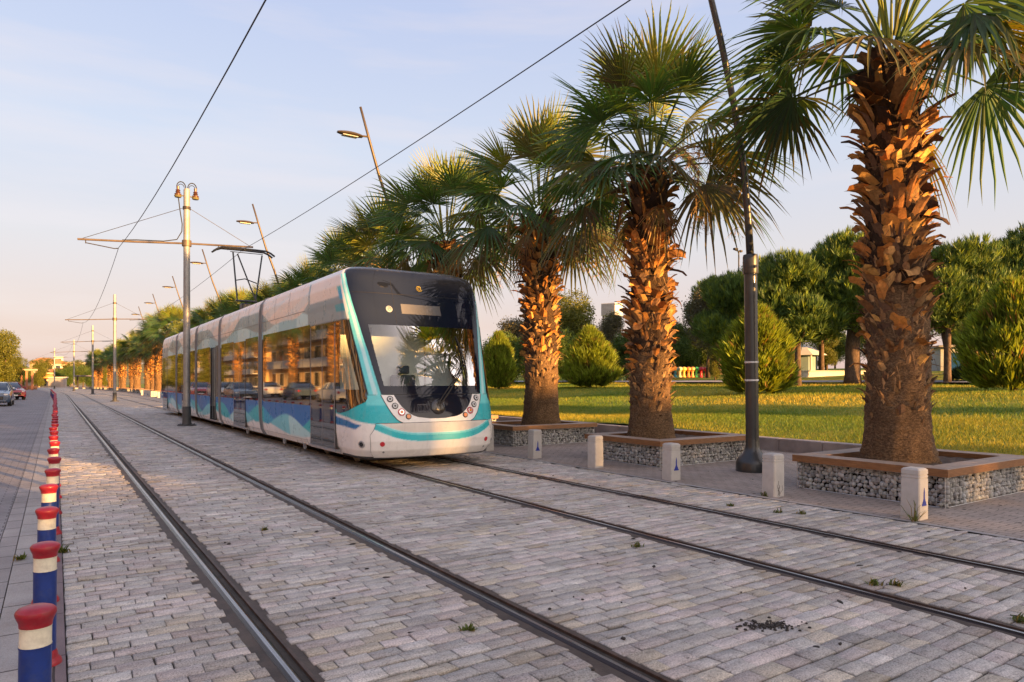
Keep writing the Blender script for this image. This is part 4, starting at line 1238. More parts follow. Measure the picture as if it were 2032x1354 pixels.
def thuja(seed, h=3.2, rad=1.05, n=5200):
    r = np.random.default_rng(seed); t = thing('conical_shrub', '', 'shrub')
    z = r.uniform(0, 1, n)**1.15; a = r.uniform(0, 6.28, n)
    lump = .82 + .16*np.sin(5*a+9*z+seed) + .12*np.sin(9*a-14*z)
    prof = rad*np.interp(z, [0,.06,.25,.45,.7,.88,1], [.62,.84,1.0,.92,.62,.32,.06])*lump
    q = r.uniform(.55, 1.0, n)**.5
    nb = 110; bz = r.uniform(0, 1, nb)**1.1; ba = r.uniform(0, 6.28, nb); bo = r.uniform(.62, 1.24, nb)     # separate branch tips
    bi = r.integers(0, nb, n); tip = r.random(n) < .82
    z = np.where(tip, np.clip(bz[bi]+r.normal(0,.05,n), 0, 1), z); a = np.where(tip, ba[bi]+r.normal(0,.15,n)/np.clip(1.2-bz[bi],.3,1), a)
    prof = rad*np.interp(z, [0,.06,.25,.45,.7,.88,1], [.62,.84,1.0,.92,.62,.32,.06])*np.where(tip, bo[bi], .78)
    P = np.stack([prof*q*np.cos(a), prof*q*np.sin(a), .05+z*h*.90], 1)
    m = 7; N = n*m
    D = np.stack([np.cos(a)*.55, np.sin(a)*.55, np.full(n, 1.0)], 1); D = np.repeat(D, m, 0)+r.normal(0, .30, (N, 3)); D /= np.linalg.norm(D, axis=1, keepdims=True)
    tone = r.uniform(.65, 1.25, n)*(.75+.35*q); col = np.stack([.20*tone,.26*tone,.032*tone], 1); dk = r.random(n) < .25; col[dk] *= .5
    br = r.random(n) < .05; col[br] = np.array([.20,.12,.045])*tone[br][:, None]
    PP = np.repeat(P, m, 0) + D*r.uniform(0,.15,(N,1))
    v, f, c = blades(r, PP, D, r.uniform(.20,.46, N), r.uniform(.013,.030, N), np.repeat(col, m, 0))
    raw_mesh('foliage', v, f, M_spray, t, c)
    b = MB(); b.tube([(0,0,-.1),(0,0,h*.5),(0,0,h*.85)], [.10,.06,.02], 8); b.build('stem', M_bark, t); return t
def broadleaf(seed, h=6, rad=2.2, n=3800, size=.16, tone0=(.085,.125,.03), trunk_r=.13, zb=.3, spread=1.0):
    r = np.random.default_rng(seed); t = thing('broadleaf_tree', '', 'tree'); nb = 13
    a = r.uniform(0, 6.28, nb); q = np.sqrt(r.uniform(0,1,nb)); zz = r.uniform(zb, .88, nb)
    env = np.interp(zz, [zb,.5,.75,.95], [.55,.95,.8,.3])*rad*spread
    C = np.stack([env*.7*q*np.cos(a), env*.7*q*np.sin(a), zz*h], 1); Rr = rad*r.uniform(.30,.52,nb)
    k = r.integers(0, nb, n); d = r.normal(0,1,(n,3)); d /= np.linalg.norm(d,axis=1,keepdims=True)
    P = C[k]+d*(Rr[k]*r.uniform(.45,1,n)**.5)[:,None]
    m = 5; N = n*m; PP = np.repeat(P,m,0)+r.normal(0,.16,(N,3)); D = np.repeat(d,m,0)*.5+r.normal(0,.7,(N,3)); D[:,2] -= .1; D /= np.linalg.norm(D,axis=1,keepdims=True)
    tn = r.uniform(.6,1.3,n); col = np.array(tone0)[None]*tn[:,None]; y_ = r.random(n)<.2; col[y_] *= np.array([1.6,1.35,.9])
    v,f,c = blades(r, PP, D, r.uniform(.7,1.25,N)*size, r.uniform(.22,.34,N)*size, np.repeat(col,m,0))
    raw_mesh('crown', v, f, M_leaf, t, c)
    rr = random.Random(seed); b = MB(); fork = V((rr.uniform(-.2,.2), 0, h*max(.22, zb*.85)))
    b.tube([(0,0,-.1),(0,0,fork.z*.5),fork], [trunk_r*1.3,trunk_r,trunk_r*.85], 9)
    for k in range(nb):
        e_ = V(C[k]); b.tube([fork, fork.lerp(e_,.5)+V((0,0,.12)), e_], [trunk_r*.55,trunk_r*.35,.02], 6)
    b.build('trunk', M_bark, t, smooth='all'); return t

# park: conical shrubs
def put(o, x, y, z=None, rz=0, s=1, label='', cat='tree', group=None):
    o.location = (x, y, lawn_z(x) if z is None else z); o.rotation_euler = (0,0,rz); o.scale = (s,)*3 if not hasattr(s,'__len__') else s
    return tag(o, label, cat, group)
def at_d(px, d): 
    u = (px-1016)/1355*d
    return u*CT + d*ST, -u*ST + d*CT
G_S = 'conical shrubs on the lawn'
t1 = thuja(1); t2 = thuja(2, 3.1, 1.25); 
x, y = at_d(1170, 40); put(t2, x, y, None, 0, (1.12,1.12,1.12), 'wide bushy conical shrub on the lawn between the two middle palms', 'shrub', G_S)
x, y = at_d(1500, 28); put(t1, x, y, None, 1, (1.28,1.28,1.10), 'yellow green conical shrub on the lawn behind the dark lamp post', 'shrub', G_S)
x, y = at_d(990, 45); put(dup(t1,(0,0,0)), x, y, None, 2.4, (.92,.92,1.15), 'narrow conical shrub on the lawn close to the tram front', 'shrub', G_S)
x, y = at_d(2012, 24); put(dup(t2,(0,0,0)), x, y, None, 2.0, (1.18,1.18,1.22), 'tall dark conical shrub beside the stoutest palm at the edge of the picture', 'shrub', G_S)
G_PI = 'umbrella pines in the park'
p1 = pine(11, .17, 2.5, 4.2, 4.2, 5200); p2 = pine(12, .16, 2.7, 4.2, 5.0, 5600, 2); p3 = pine(13, .42, 2.9, 5.2, 5.4, 6400)
def pin(o, px, d, z0, s, lab, rz=0):
    x, y = at_d(px, d); put(o, x, y, None, rz, s, lab, 'pine tree', G_PI)
pin(p1, 1452, 41, 0, 1.0, 'dark rounded umbrella pine standing just beyond the lamp post shrub')
pin(dup(p1,(0,0,0)), 1583, 38, 0, 1.08, 'umbrella pine with a slim leaning trunk, over the white pavilion', 1.9)
pin(p3, 1692, 38, 0, .98, 'tallest umbrella pine, with the thickest trunk, partly behind the stoutest palm')
pin(p2, 1880, 35, 0, .96, 'twin stemmed umbrella pine in front of the blue and white kiosk', .5)
pin(dup(p3,(0,0,0)), 2030, 42, 0, 1.05, 'umbrella pine at the edge of the picture behind the tall dark shrub', 2.2)
pin(dup(p1,(0,0,0)), 1800, 46, 0, 1.15, 'umbrella pine hidden behind the trunk of the stoutest palm', 4)
for px, d, s_, src, lab in ((1510, 50, 1.15, p2, 'umbrella pine filling the gap behind the lamp post, farther back'), (1630, 52, 1.2, p1, 'umbrella pine standing back between slim and thick pine trunks'), (1950, 50, 1.15, p1, 'umbrella pine standing back over the kiosk roof'), (1745, 44, 1.05, p2, 'umbrella pine just beside the thick pine trunk, behind the stoutest palm'), (1428, 66, 1.2, p2, 'umbrella pine farthest back beside the feathery greyish tree')):
    pin(dup(src,(0,0,0)), px, d, 0, s_, lab, rng.uniform(0,6))

# park: mixed trees behind
bt = [broadleaf(21, 6, 2.3), broadleaf(22, 7, 2.0, 3000, .15, (.085,.085,.055), .13, .35), broadleaf(23, 5, 2.4, 3800, .17, (.075,.125,.028), .12, .12), broadleaf(24, 7.5, 2.2, 4200, .16, (.115,.13,.022), .16, .10)]
ub = [0,0,0,0]; G_T = 'mixed trees at the back of the park'
def bl(i, px, d, s, lab, rz=None, z=None):
    o = bt[i] if not ub[i] else dup(bt[i], (0,0,0)); ub[i] = 1
    x, y = at_d(px, d); put(o, x, y, z, rng.uniform(0,6.28) if rz is None else rz, s, lab, 'tree', G_T)
bl(3, 1140, 60, (1.0,1.0,1.02), 'tall yellow green tree rising behind the wide bushy shrub')
bl(1, 1018, 62, (1.0,1.0,.92), 'thin greyish tree between the tram front and the nearest lit trunk')
bl(1, 1060, 68, (.9,.9,.9), 'greyish tree standing behind the trunk of the palm beyond the tram front')
bl(1, 1212, 75, (.95,.95,1.08), 'sparse airy tree below the white water tower')
bl(2, 1245, 58, (.85,.85,.85), 'low dark green tree beside the wide bushy shrub, under the sparse airy tree')
bl(1, 1405, 58, (1.15,1.15,1.25), 'tall feathery greyish tree behind the dark rounded umbrella pine')
bl(2, 1355, 66, (.75,.75,.75), 'small rounded green tree above the coloured stools')
bl(0, 1375, 80, (1.0,1.0,.9), 'dark tree behind the small rounded tree above the coloured stools')
bl(0, 1345, 70, (.9,.9,1.0), 'tree half hidden behind the lit trunk beside the coloured stools')
bl(3, 1560, 70, (.9,.9,.75), 'yellow green tree behind the white pavilion')
bl(0, 1640, 75, (1.1,1.1,.8), 'low green tree behind the white garden wall')
bl(3, 1640, 66, (.6,.6,.55), 'small yellow green tree seen between pavilion and thick pine trunk')
bl(3, 1890, 62, (.7,.7,.6), 'yellow green tree just above the blue and white kiosk')
bl(0, 1960, 60, (.9,.9,.7), 'green tree at the corner of the blue and white kiosk')
bl(0, 1750, 72, (1.2,1.2,.9), 'green tree behind the stoutest palm trunk and the garden wall')
for px, d, s_, lab in ((1000, 58, .85, 'low dark green tree right beside the tram front'), (1062, 56, .8, 'low dark green tree behind the lit trunk next to the tram'), (1105, 57, .85, 'low green tree at the side of the wide bushy shrub'), (1295, 60, .9, 'low dark green tree behind the middle palm trunk'), (1425, 70, .9, 'dark green tree between coloured stools and rounded pine')):
    bl(2, px, d, s_, lab)
bl(3, 1128, 64, (1.2,1.2,1.18), 'broad yellow green tree farther behind the wide bushy shrub')
k_ = 0
DG = ['behind the wide bushy shrub', 'behind the airy tree', 'behind the lit trunk of the middle palm', 'behind the coloured stools', 'behind the rounded pine', 'behind the pavilion', 'behind the thick pine trunk', 'behind the kiosk', 'beyond the kiosk corner', 'beyond the tall dark shrub']
for px in (1110, 1200, 1290, 1385, 1470, 1560, 1660, 1760, 1900, 2000):
    bl((0,2)[k_ % 2], px + rng.uniform(-12,12), 92 + rng.uniform(-5,12), rng.uniform(.95,1.15), 'dark tree of the far tree line, ' + DG[k_]); k_ += 1
bl(2, 985, 80, .9, 'dark tree of the far tree line, close to the tram front'); bl(0, 1040, 88, .9, 'dark tree of the far tree line, behind the palm beyond the tram front')
# trees beside the road, far on the other side
G_W = 'lit trees on the far side of the road'
WL = [(3, 2, 78, 1.0, 'large golden lit tree at the edge of the picture above the parked cars'), (3, -60, 70, 1.1, 'golden lit tree just outside the parked cars'), (0, 48, 150, .9, 'golden lit tree behind the pergola posts'), (3, 75, 165, .95, 'golden lit tree beside the orange awning'),
      (0, 22, 165, 1.0, 'tree behind the pergola and the large golden tree'), (2, 140, 190, 1.1, 'dark tree in front of the hillside houses'), (3, 20, 92, .8, 'golden lit tree behind the slate blue car'), (3, -12, 88, 1.15, 'tall golden lit tree cut off by the picture edge'), (3, 36, 120, .8, 'golden lit tree over the pergola beam'), (3, 92, 205, 1.2, 'golden tree hiding part of the orange roofed house'), (3, 135, 215, 1.1, 'golden tree under the wide pale block'), (3, 155, 225, 1.2, 'golden tree right of the dark tree before the houses'), (0, 172, 205, 1.2, 'green tree behind the tram stop shelter'), (0, 195, 190, 1.2, 'green tree behind the far pole at the tram end'), (2, 118, 200, 1.0, 'dark tree beside the tall cream tower block'), (0, 165, 175, 1.0, 'tree beyond the grey wall and the people'), (2, 185, 160, .9, 'tree between the far poles'), (3, 205, 150, .75, 'yellow green tree behind the far pole')]
for i, px, d, s, lab in WL:
    o = dup(bt[i], (0,0,0)); x, y = at_d(px, d); put(o, x, y, 0, rng.uniform(0,6.28), s, lab, 'tree', G_W)

# weeds in the joints
def weeds():
    r = random.Random(9); k = 0
    spots = [(1785,1020,.30,'tall grassy weed at the foot of the closest emblem bollard'),(1520,985,.10,'small weed beside the cracked bollard'),(525,1052,.05,'weed tuft in the setts between the two rails closest to the road'),(1265,1085,.05,'flat weed in the setts in the middle of the tracks'),
             (1735,1160,.05,'green weed between the rails of the tram track'),(1778,1162,.06,'larger green weed between the rails of the tram track'),(1450,1005,.05,'weed beside the outer rail'),(125,1097,.08,'weed at the kerb behind the second red bollard'),(40,1110,.06,'weed in the gutter beside the red bollards'),
             (1590,1020,.05,'weed between outer rail and cracked bollard'),(1545,1018,.05,'weed near the foot of the cracked bollard'),(930,1250,.04,'weed at the edge of the inner rail'),(2025,1235,.06,'weed next to the rail at the picture edge')]
    for px, py, h, lab in spots:
        d = 1355*HC/(py-757); x, y = at_d(px, d)
        if px == 1785: x, y = 7.62, 3.66
        b = MB()
        for q in range(26 if h > .1 else 34):
            a = r.uniform(0, 6.28); rd = V((math.cos(a), math.sin(a), 0)); p = V((r.gauss(0,.02), r.gauss(0,.02), 0)); l = h*r.uniform(.5,1.2); e = R(r.uniform(25,85)); sd = V((-rd.y, rd.x, 0))*(.004 if h > .1 else .006)
            g = r.uniform(.7,1.3); c = (.085*g,.12*g,.025*g) if r.random() < .75 else (.22*g,.17*g,.06*g)
            m1 = p+(rd*math.cos(e)+V((0,0,1))*math.sin(e))*l*.6; m2 = m1+(rd*math.cos(e-.6)+V((0,0,1))*math.sin(e-.6))*l*.5
            i = [b.vert(p-sd, c), b.vert(p+sd, c), b.vert(m1+sd, c), b.vert(m1-sd, c), b.vert(m2, c)]
            b.face(i[:4]); b.face((i[3], i[2], i[4]))
        o = b.build('weed', M_spray, colors=True); o.location = (x, y, 0); tag(o, lab, 'weed', 'weeds in the paving joints')
weeds()
def litter():
    r = random.Random(19); b = MB()
    M_l = pmat('dark_litter', (.028,.022,.018), .85, var=.4)
    for k in range(420):
        x = r.uniform(.3, 12.7); y = r.uniform(1.5, 20)
        if min(abs(x-q) for q in RAILX) < .12: continue
        s = r.choice([.006,.009,.012,.02]); a = r.uniform(0, 6.28); n = r.randint(4,6)
        el = r.uniform(1, 2.6); s *= .8
        pts = [(s*el*math.cos(6.28*i/n)*r.uniform(.6,1.2), s*math.sin(6.28*i/n)*r.uniform(.6,1.2)) for i in range(n)]
        ca, sa = math.cos(a), math.sin(a); z0 = .006
        top = [b.vert((x+p*ca-q*sa, y+p*sa+q*ca, z0+.0015)) for p, q in pts]; bot = [b.vert((x+1.2*(p*ca-q*sa), y+1.2*(p*sa+q*ca), z0-.006)) for p, q in pts]
        b.face(top)
        for i in range(n): b.face((bot[i], bot[(i+1)%n], top[(i+1)%n], top[i]))
    # a spill of dark crumbs in the tram track
    for k in range(150):
        x, y = at_d(1527+r.gauss(0,30), 1355*HC/(1243-757+r.gauss(0,5))); s = r.uniform(.003,.013)
        b.lathe([(s,-.004),(s*.8,s*.2),(0,s*.25)], 5, (x, y, .005))
    o = b.build('litter_crumbs', M_l); struct(o, 'stuff'); tag(o, 'dark crumbs and dry leaf bits scattered over the grey setts', 'litter')
litter()
# ================================================================== POLES, WIRES, LAMPS
def galvmat(name='galvanised', c=(.30,.295,.28)):
    t = NT(name); co = t.coord(); n = t.noise(co, 5, 6, .7)
    t.base(t.mix(c, t.ramp(n, [(.3,.72),(.7,1.15)]), 1, 'MULTIPLY')); t.set(metal=.35, rough=t.ramp(n, [(.3,.55),(.7,.38)])); return t.mat
M_galv = galvmat(); M_iron = pmat('dark_iron', (.045,.04,.036), .6, metal=.4, var=.4, scale=5)
M_ins = pmat('insulator_brown', (.085,.035,.022), .3, coat=.5); M_insy = pmat('insulator_yellow', (.13,.12,.05), .4); M_cable = pmat('cable_black', (.02,.022,.022), .6)
M_arm = pmat('arm_bronze', (.13,.10,.075), .5, metal=.35, var=.3)
M_foot = pmat('pole_foot', (.06,.06,.06), .6, var=.3)
PX = 3.69
def catenary_pole(first):
    t = thing('catenary_pole', '', 'pole')
    b = MB(); b.lathe([(.115,0),(.115,.85),(.112,.9),(.108,4),(.10,7.95),(.09,8.0)], 20); b.build('mast', M_galv, t, smooth=40)
    b = MB(); b.lathe([(.30,0),(.30,.03),(.16,.05),(.14,.12),(.134,.62),(.13,.65)], 20); 
    for k in range(8): b.lathe([(.02,.03),(.02,.07)], 6, (.24*math.cos(k*.785), .24*math.sin(k*.785), 0))
    b.build('foot', M_foot, t, smooth=40)
    b = MB(); b.tube([(-3.12,0,5.95),(-1.6,0,6.04),(0,0,6.16),(1.2,0,6.22),(2.15,0,6.27)], .034, 8)
    b.lathe([(.15,6.06),(.15,6.26)], 16); b.build('cross_arm', M_arm, t, smooth=40)
    b = MB()
    b.tube([(-3.0,0,5.98),(-.1,0,7.35)], .009, 5); b.tube([(2.05,0,6.29),(.1,0,7.35)], .009, 5)
    b.lathe([(.125,7.30),(.125,7.40)], 14); b.build('stay_wire', M_iron, t)
    b = MB(); b.tube([(-2.9,0,5.95),(-2.9,0,5.84)], .016, 6); b.tube([(-2.9,0,5.86),(-2.12,0,5.76),(-2.0,0,5.78)], .016, 6); b.build('steady_arm', M_iron, t); b = MB(); b.tube([(1.0,0,6.22),(1.0,0,6.10)], .014, 6); b.tube([(1.0,0,6.12),(1.75,0,6.2),(1.81,0,6.16)], .015, 6); b.build('steady_arm', M_iron, t)
    if first:
        for sg in (-1, 1):
            b = MB(); b.lathe([(.10,7.74),(.11,7.80),(.05,7.82),(.085,7.86),(.05,7.89),(.08,7.92),(.045,7.95),(.05,8.05)], 12, (sg*.27,0,0)); o = b.build('insulator', M_ins, t, smooth=40)
            b = MB(); b.tube([(sg*.05,0,7.76),(sg*.27,0,7.74)], .02, 6); b.lathe([(.10,7.68),(.12,7.74)], 12, (sg*.27,0,0)); b.build('bracket', M_insy, o)
            b = MB(); b.tube([(sg*.04,0,7.98)] + [(sg*(.17-.14*math.cos(a)), 0, 8.02+.20*math.sin(a)) for a in frange(.2, 2.9, 9)] + [(sg*.28,0,8.04)], .018, 6); b.tube([(sg*(.17-.10*math.cos(a)), .04, 8.02+.13*math.sin(a)) for a in frange(.2, 2.9, 9)], .012, 6); b.build('jumper_loop', M_cable, o)
        b = MB(); b.tube([(-.26,0,7.7),(-.2,0,7.2),(-.14,0,6.8),(-.15,0,6.55),(-.3,0,6.26),(-.7,0,6.16),(-1.5,0,6.11),(-1.9,0,6.06)], .018, 6); b.build('feeder_cable', M_cable, t)
    return t
cp = catenary_pole(True)
for k, (y, dx) in enumerate(((25.3,0),(59,0),(93,-.05),(127,-.1),(161,0),(-8.7,0))):
    o = cp if k == 0 else dup(cp, (0,0,0), only=lambda c: not (c.name.startswith('insulator') or c.name.startswith('feeder')))
    o.location = (PX+ox(y)+dx, y, 0)
    tag(o, 'tall grey catenary pole with cross arm, %s' % ['standing right beside the tram','second along the line, past the tram end','third along the line, beyond the tram','fourth along the line, far off','fifth along the line, tiny in the distance','behind the camera'][k], 'pole', 'catenary poles between the tracks')
ys = [-8.7, 25.3, 59, 93, 127, 161]
for nm, dx, z, sag in (('left', -2.0, 5.80, .62), ('right', 1.83, 6.16, .26)):
    b = MB(); pts = []
    for a, c in zip(ys, ys[1:]):
        for k in range(14):
            q = k/14; y = a+(c-a)*q; pts.append((PX+dx+ox(y), y, z-sag*4*q*(1-q)))
    b.tube(pts, .0085, 5)
    o = b.build('contact_wire', M_iron); tag(o, 'thin overhead wire above the %s' % ('track nearest the red bollards' if nm == 'left' else 'track the tram runs on'), 'wire', 'overhead contact wires')

M_lamp = pmat('lamp_post_paint', (.022,.024,.026), .38, var=.3, scale=6, coat=.25)
M_lampt = pmat('lamp_arm_bronze', (.10,.075,.045), .42, metal=.4, var=.3)
M_strap = pmat('steel_strap', (.62,.64,.66), .35, metal=.4)
M_lens2 = pmat('lamp_diffuser', (.55,.5,.42), .2, coat=.5)
def lamp(first):
    t = thing('street_lamp', '', 'street lamp')
    b = MB(); b.lathe([(.27,0),(.27,.14),(.245,.20),(.16,.30),(.125,.36),(.112,.42),(.106,.6),(.104,3.28)], 24); b.build('post', M_lamp, t, smooth=35)
    b = MB(); b.lathe([(.12,3.28),(.124,3.30),(.124,3.56),(.115,3.60),(.06,3.62)], 20); b.build('collar', M_lamp, t, smooth=35)
    crv = [(0,3.5),(-.05,4.2),(-.15,5.0),(-.38,6.0),(-.70,7.0),(-1.08,8.0),(-1.45,9.2),(-1.72,10.1)]
    b = MB(); b.tube([(x,0,z) for x, z in crv], [.062,.060,.058,.054,.05,.046,.042,.038], 10); b.build('curved_arm', M_lamp if first else M_lampt, t, smooth='all')
    b = MB(); b.tube([(-1.42,0,9.22),(-1.75,0,9.19)], .03, 6)
    hd = b.build('head_bracket', M_lampt, t)
    b = MB(); n = 12; P = []
    for k in range(9):
        q = k/8; x = -1.66-.80*q; wd = .17*math.sin(math.pi*min(1, .12+.80*q))**.6; P.append([(x, wd*math.cos(2*math.pi*i/n), 9.17 + (.085 if math.sin(2*math.pi*i/n) > 0 else .05)*math.sin(2*math.pi*i/n)*(wd/.17)) for i in range(n+1)])
    b.grid(P); b.face([b.vert(p) for p in P[0][:-1]]); b.face([b.vert(p) for p in P[-1][:-1]])
    lh = b.build('lamp_head', M_lampt, t, smooth=50)
    b = MB(); b.box((-2.31,-.10,9.105),(-1.83,.10,9.122)); b.build('diffuser', M_lens2, lh)
    if first:
        for z in (1.50, 1.80):
            b = MB(); b.lathe([(.109,z),(.112,z+.004),(.112,z+.026),(.109,z+.03)], 20, cap=False); b.box((-.13,-.012,z),(-.105,.012,z+.03)); b.build('strap', M_strap, t, smooth=35)
    return t
l1 = lamp(True); l2 = lamp(False)
for k in range(7):
    y = 7.24+13.65*k - (.45 if k == 1 else 0); o = l1 if k == 0 else (l2 if k == 1 else dup(l2, (0,0,0))); o.location = (9.67+ox(y), y, .004)
    if k == 0: o.rotation_euler = (0, R(-.9), 0)
    tag(o, ['dark street lamp post with two steel straps, between two gabion planters', 'curved street lamp rising through the crowns above the tram front', 'curved street lamp above the middle of the tram roof', 'curved street lamp behind the closest catenary pole', 'small curved street lamp next to the closest catenary pole', 'sixth curved street lamp of the row, small in the distance', 'seventh curved street lamp of the row, very small in the distance'][k], 'street lamp', 'curved street lamps')
# slim park lamp beyond the lamp post
t = thing('park_lamp', 'slim park lamp with twin spotlights sticking up above the pines', 'street lamp'); x, y = at_d(1466, 52); t.location = (x, y, lawn_z(x))
b = MB(); b.tube([(0,0,0),(0,0,9.8)], [.08,.05], 8); b.build('pole', M_iron, t); b = MB(); b.tube([(-.45,0,9.8),(.25,0,9.72)], .05, 6); b.bbox((-.55,-.12,9.8),(-.2,.12,9.95), .02); b.bbox((.1,-.1,9.7),(.35,.1,9.85), .02); b.build('spotlight', M_iron, t)

# ================================================================== PARK FURNITURE AND BUILDINGS
M_plaster = lambda n, c: pmat(n, c, .85, var=.2, scale=.6, bump=.1)
def stool(col, name):
    t = thing('park_stool', '', 'stool'); m = pmat(name, col, .4, var=.12)
    b = MB(); b.lathe([(.20,0),(.17,.06),(.11,.25),(.11,.55),(.18,.68)], 14); b.build('stem', m, t, smooth=40)
    b = MB(); b.lathe([(.18,.68),(.27,.74),(.29,.86),(.24,.98),(.12,1.06),(0,1.08)], 14); b.build('seat', m, t, smooth=40); return t
STC = dict(cyan=(.10,.42,.52), cream=(.68,.60,.34), yellow=(.72,.50,.10), orange=(.70,.24,.05), tangerine=(.72,.33,.10), green=(.05,.36,.12), crimson=(.62,.03,.05), red=(.60,.05,.03), lime=(.35,.55,.04), blue=(.06,.25,.50), turquoise=(.05,.38,.42))
for nm, px in (('cyan',1340),('cream',1349),('yellow',1357),('orange',1366),('tangerine',1374),('green',1382),('crimson',1391),('red',1402),('lime',1226),('blue',1244),('turquoise',1261)):
    o = stool(STC[nm], nm+'_plastic'); x, y = at_d(px, 60); o.location = (x, y, 1.86); o.scale = (.95,.95,.85)
    tag(o, '%s coloured mushroom stool in the row at the back of the lawn' % nm, 'stool', 'coloured stools')
# flower bed edge and stool terrace
b = MB(); x0, y0 = at_d(1300, 58); 
for px, nm in ((1330,1),(1400,1)): pass
# wall behind the lawn
t = thing('garden_wall', 'low white garden wall at the back of the lawn, left of the thick pine trunk', 'wall'); M_wh = M_plaster('white_wall', (.55,.53,.50))
def wall_between(t, pa, pb, d0, d1, z0, z1, name, m, th=.25):
    (xa, ya), (xb, yb) = at_d(pa, d0), at_d(pb, d1); b = MB(); d = V((xb-xa, yb-ya, 0)); n = V((-d.y, d.x, 0)).normalized()*th
    for q in range(1):
        p = [V((xa,ya,z0)), V((xb,yb,z0)), V((xb,yb,z0))+n, V((xa,ya,z0))+n]; A = [b.vert(v) for v in p]; B = [b.vert(v+V((0,0,z1-z0))) for v in p]
        b.face(A[::-1]); b.face(B)
        for k in range(4): b.face((A[k], A[(k+1)%4], B[(k+1)%4], B[k]))
    return b.build(name, m, t)
wall_between(t, 1575, 1735, 50, 52, 1.3, 2.22, 'wall', M_wh)
wall_between(t, 1572, 1738, 49.9, 51.9, 2.22, 2.30, 'coping', M_plaster('coping', (.42,.41,.40)), .45)
t = thing('pavilion', 'small white garden pavilion with pointed roof behind the umbrella pines', 'pavilion'); x, y = at_d(1592, 56); t.location = (x, y, 1.6); t.rotation_euler = (0,0,-.6)
b = MB(); b.lathe([(2.0,2.0),(1.85,2.1),(1.1,2.5),(.15,2.95),(.05,3.2)], 8); b.build('roof', M_plaster('pavilion_roof', (.62,.60,.56)), t)
for k in range(8):
    b = MB(); b.tube([(1.65*math.cos(k*.785),1.65*math.sin(k*.785),0),(1.65*math.cos(k*.785),1.65*math.sin(k*.785),2.05)], .09, 8); b.build('column', M_wh, t)
b = MB(); b.lathe([(1.9,0),(1.9,.25)], 8); b.build('plinth', M_wh, t)
b = MB(); b.lathe([(1.2,.25),(1.2,2.0)], 8); b.build('inner_screen', M_plaster('screen_blue', (.20,.28,.32)), t)
# kiosk with blue and white panels
t = thing('kiosk', 'grey white kiosk with a blue panel and a pale poster on its front', 'kiosk'); x, y = at_d(1925, 50); t.location = (x, y, 1.45); t.rotation_euler = (0,0,-math.atan((1925-1016)/1355)-TH+.25)
b = MB(); b.bbox((-1.9,0,0),(2.6,3,2.55), .03); b.build('wall', M_plaster('kiosk_wall', (.46,.46,.47)), t)
b = MB(); b.bbox((-2.1,-.35,2.55),(2.8,3.2,2.72), .03); b.build('roof', M_plaster('kiosk_roof', (.30,.29,.28)), t)
b = MB(); b.box((-1.55,-.04,.85),(-.55,0,2.15)); b.build('blue_panel', pmat('panel_blue', (.012,.07,.20), .3), t)
b = MB(); b.box((-.45,-.05,.85),(.75,0,2.15)); po = b.build('poster', pmat('poster_pale', (.38,.50,.66), .4), t)
b = MB(); b.box((-.35,-.062,1.75),(.65,-.055,1.95)); b.build('poster_band', pmat('poster_ink', (.10,.10,.16), .4), po)
b = MB(); b.lathe([(.22,-.005),(.22,.005)], 16, (.15,-.058,1.42), 0, V((0,-1,0)).to_track_quat('Z','Y').to_matrix()); b.build('poster_mark', pmat('poster_red', (.45,.12,.14), .4), po)
t = thing('low_fence', 'white railing in front of the blue and white kiosk', 'fence'); M_fw = pmat('fence_white', (.60,.58,.58), .5)
wall_between(t, 1872, 1990, 47, 47, 1.40, 1.95, 'panel', M_fw, .06)
for px in range(1872, 1995, 20):
    x, y = at_d(px, 46.9); b = MB(); b.box((x-.05,y-.05,1.3),(x+.05,y+.05,2.1)); b.build('post', M_fw, t)
# low dark hedge mound near the kiosk
def mound(seed, sx, sy, h, n):
    r = np.random.default_rng(seed); a = r.uniform(0,6.28,n); q = np.sqrt(r.uniform(0,1,n)); P = np.stack([sx*q*np.cos(a), sy*q*np.sin(a), h*np.sqrt(np.clip(1-q*q,0,1))*r.uniform(.6,1,n)],1)
    D = r.normal(0,.6,(n,3))+np.array([0,0,.8]); D /= np.linalg.norm(D,axis=1,keepdims=True); tn = r.uniform(.5,1.2,n)
    return blades(r, P, D, r.uniform(.12,.3,n), r.uniform(.02,.04,n), np.stack([.03*tn,.055*tn,.02*tn],1))
v, f, c = mound(5, 2.2, 1.2, .9, 9000); o = raw_mesh('low_shrub', v, f, M_spray, None, c); x, y = at_d(1945, 36); o.location = (x, y, lawn_z(x)); tag(o, 'low dark spreading shrub on the lawn in front of the kiosk fence', 'shrub')
# saplings with stakes
for px, d, lab in ((1419, 50, 'young staked tree with a thin yellow trunk beside the lamp post shrub'), (1921, 44, 'young staked tree in front of the pale kiosk poster'), (1567, 48, 'young tree with thin trunk in front of the white pavilion')):
    o = dup(bt[3], (0,0,0)); x, y = at_d(px, d); put(o, x, y, None, rng.uniform(0,6), (.28,.28,.42), lab, 'tree', 'young staked trees')
# water tower
t = thing('water_tower', 'pale boxy water tower with a louvred side rising above the park trees', 'tower'); x, y = at_d(1214, 130); t.location = (x, y, 0); t.rotation_euler = (0,0,.35)
b = MB(); b.bbox((-1.5,-1.5,13.9),(1.5,1.5,16.3), .05); b.build('tank', M_plaster('tank_white', (.62,.60,.58)), t)
b = MB()
for k in range(9): b.box((-1.56,-1.4,14.05+k*.24),(-1.50,1.4,14.17+k*.24))
b.build('louvre', M_grey, t)
b = MB()
for sx in (-1.2,1.2):
    for sy in (-1.2,1.2): b.tube([(sx,sy,0),(sx,sy,13.9)], .16, 8)
b.build('support', M_iron, t)
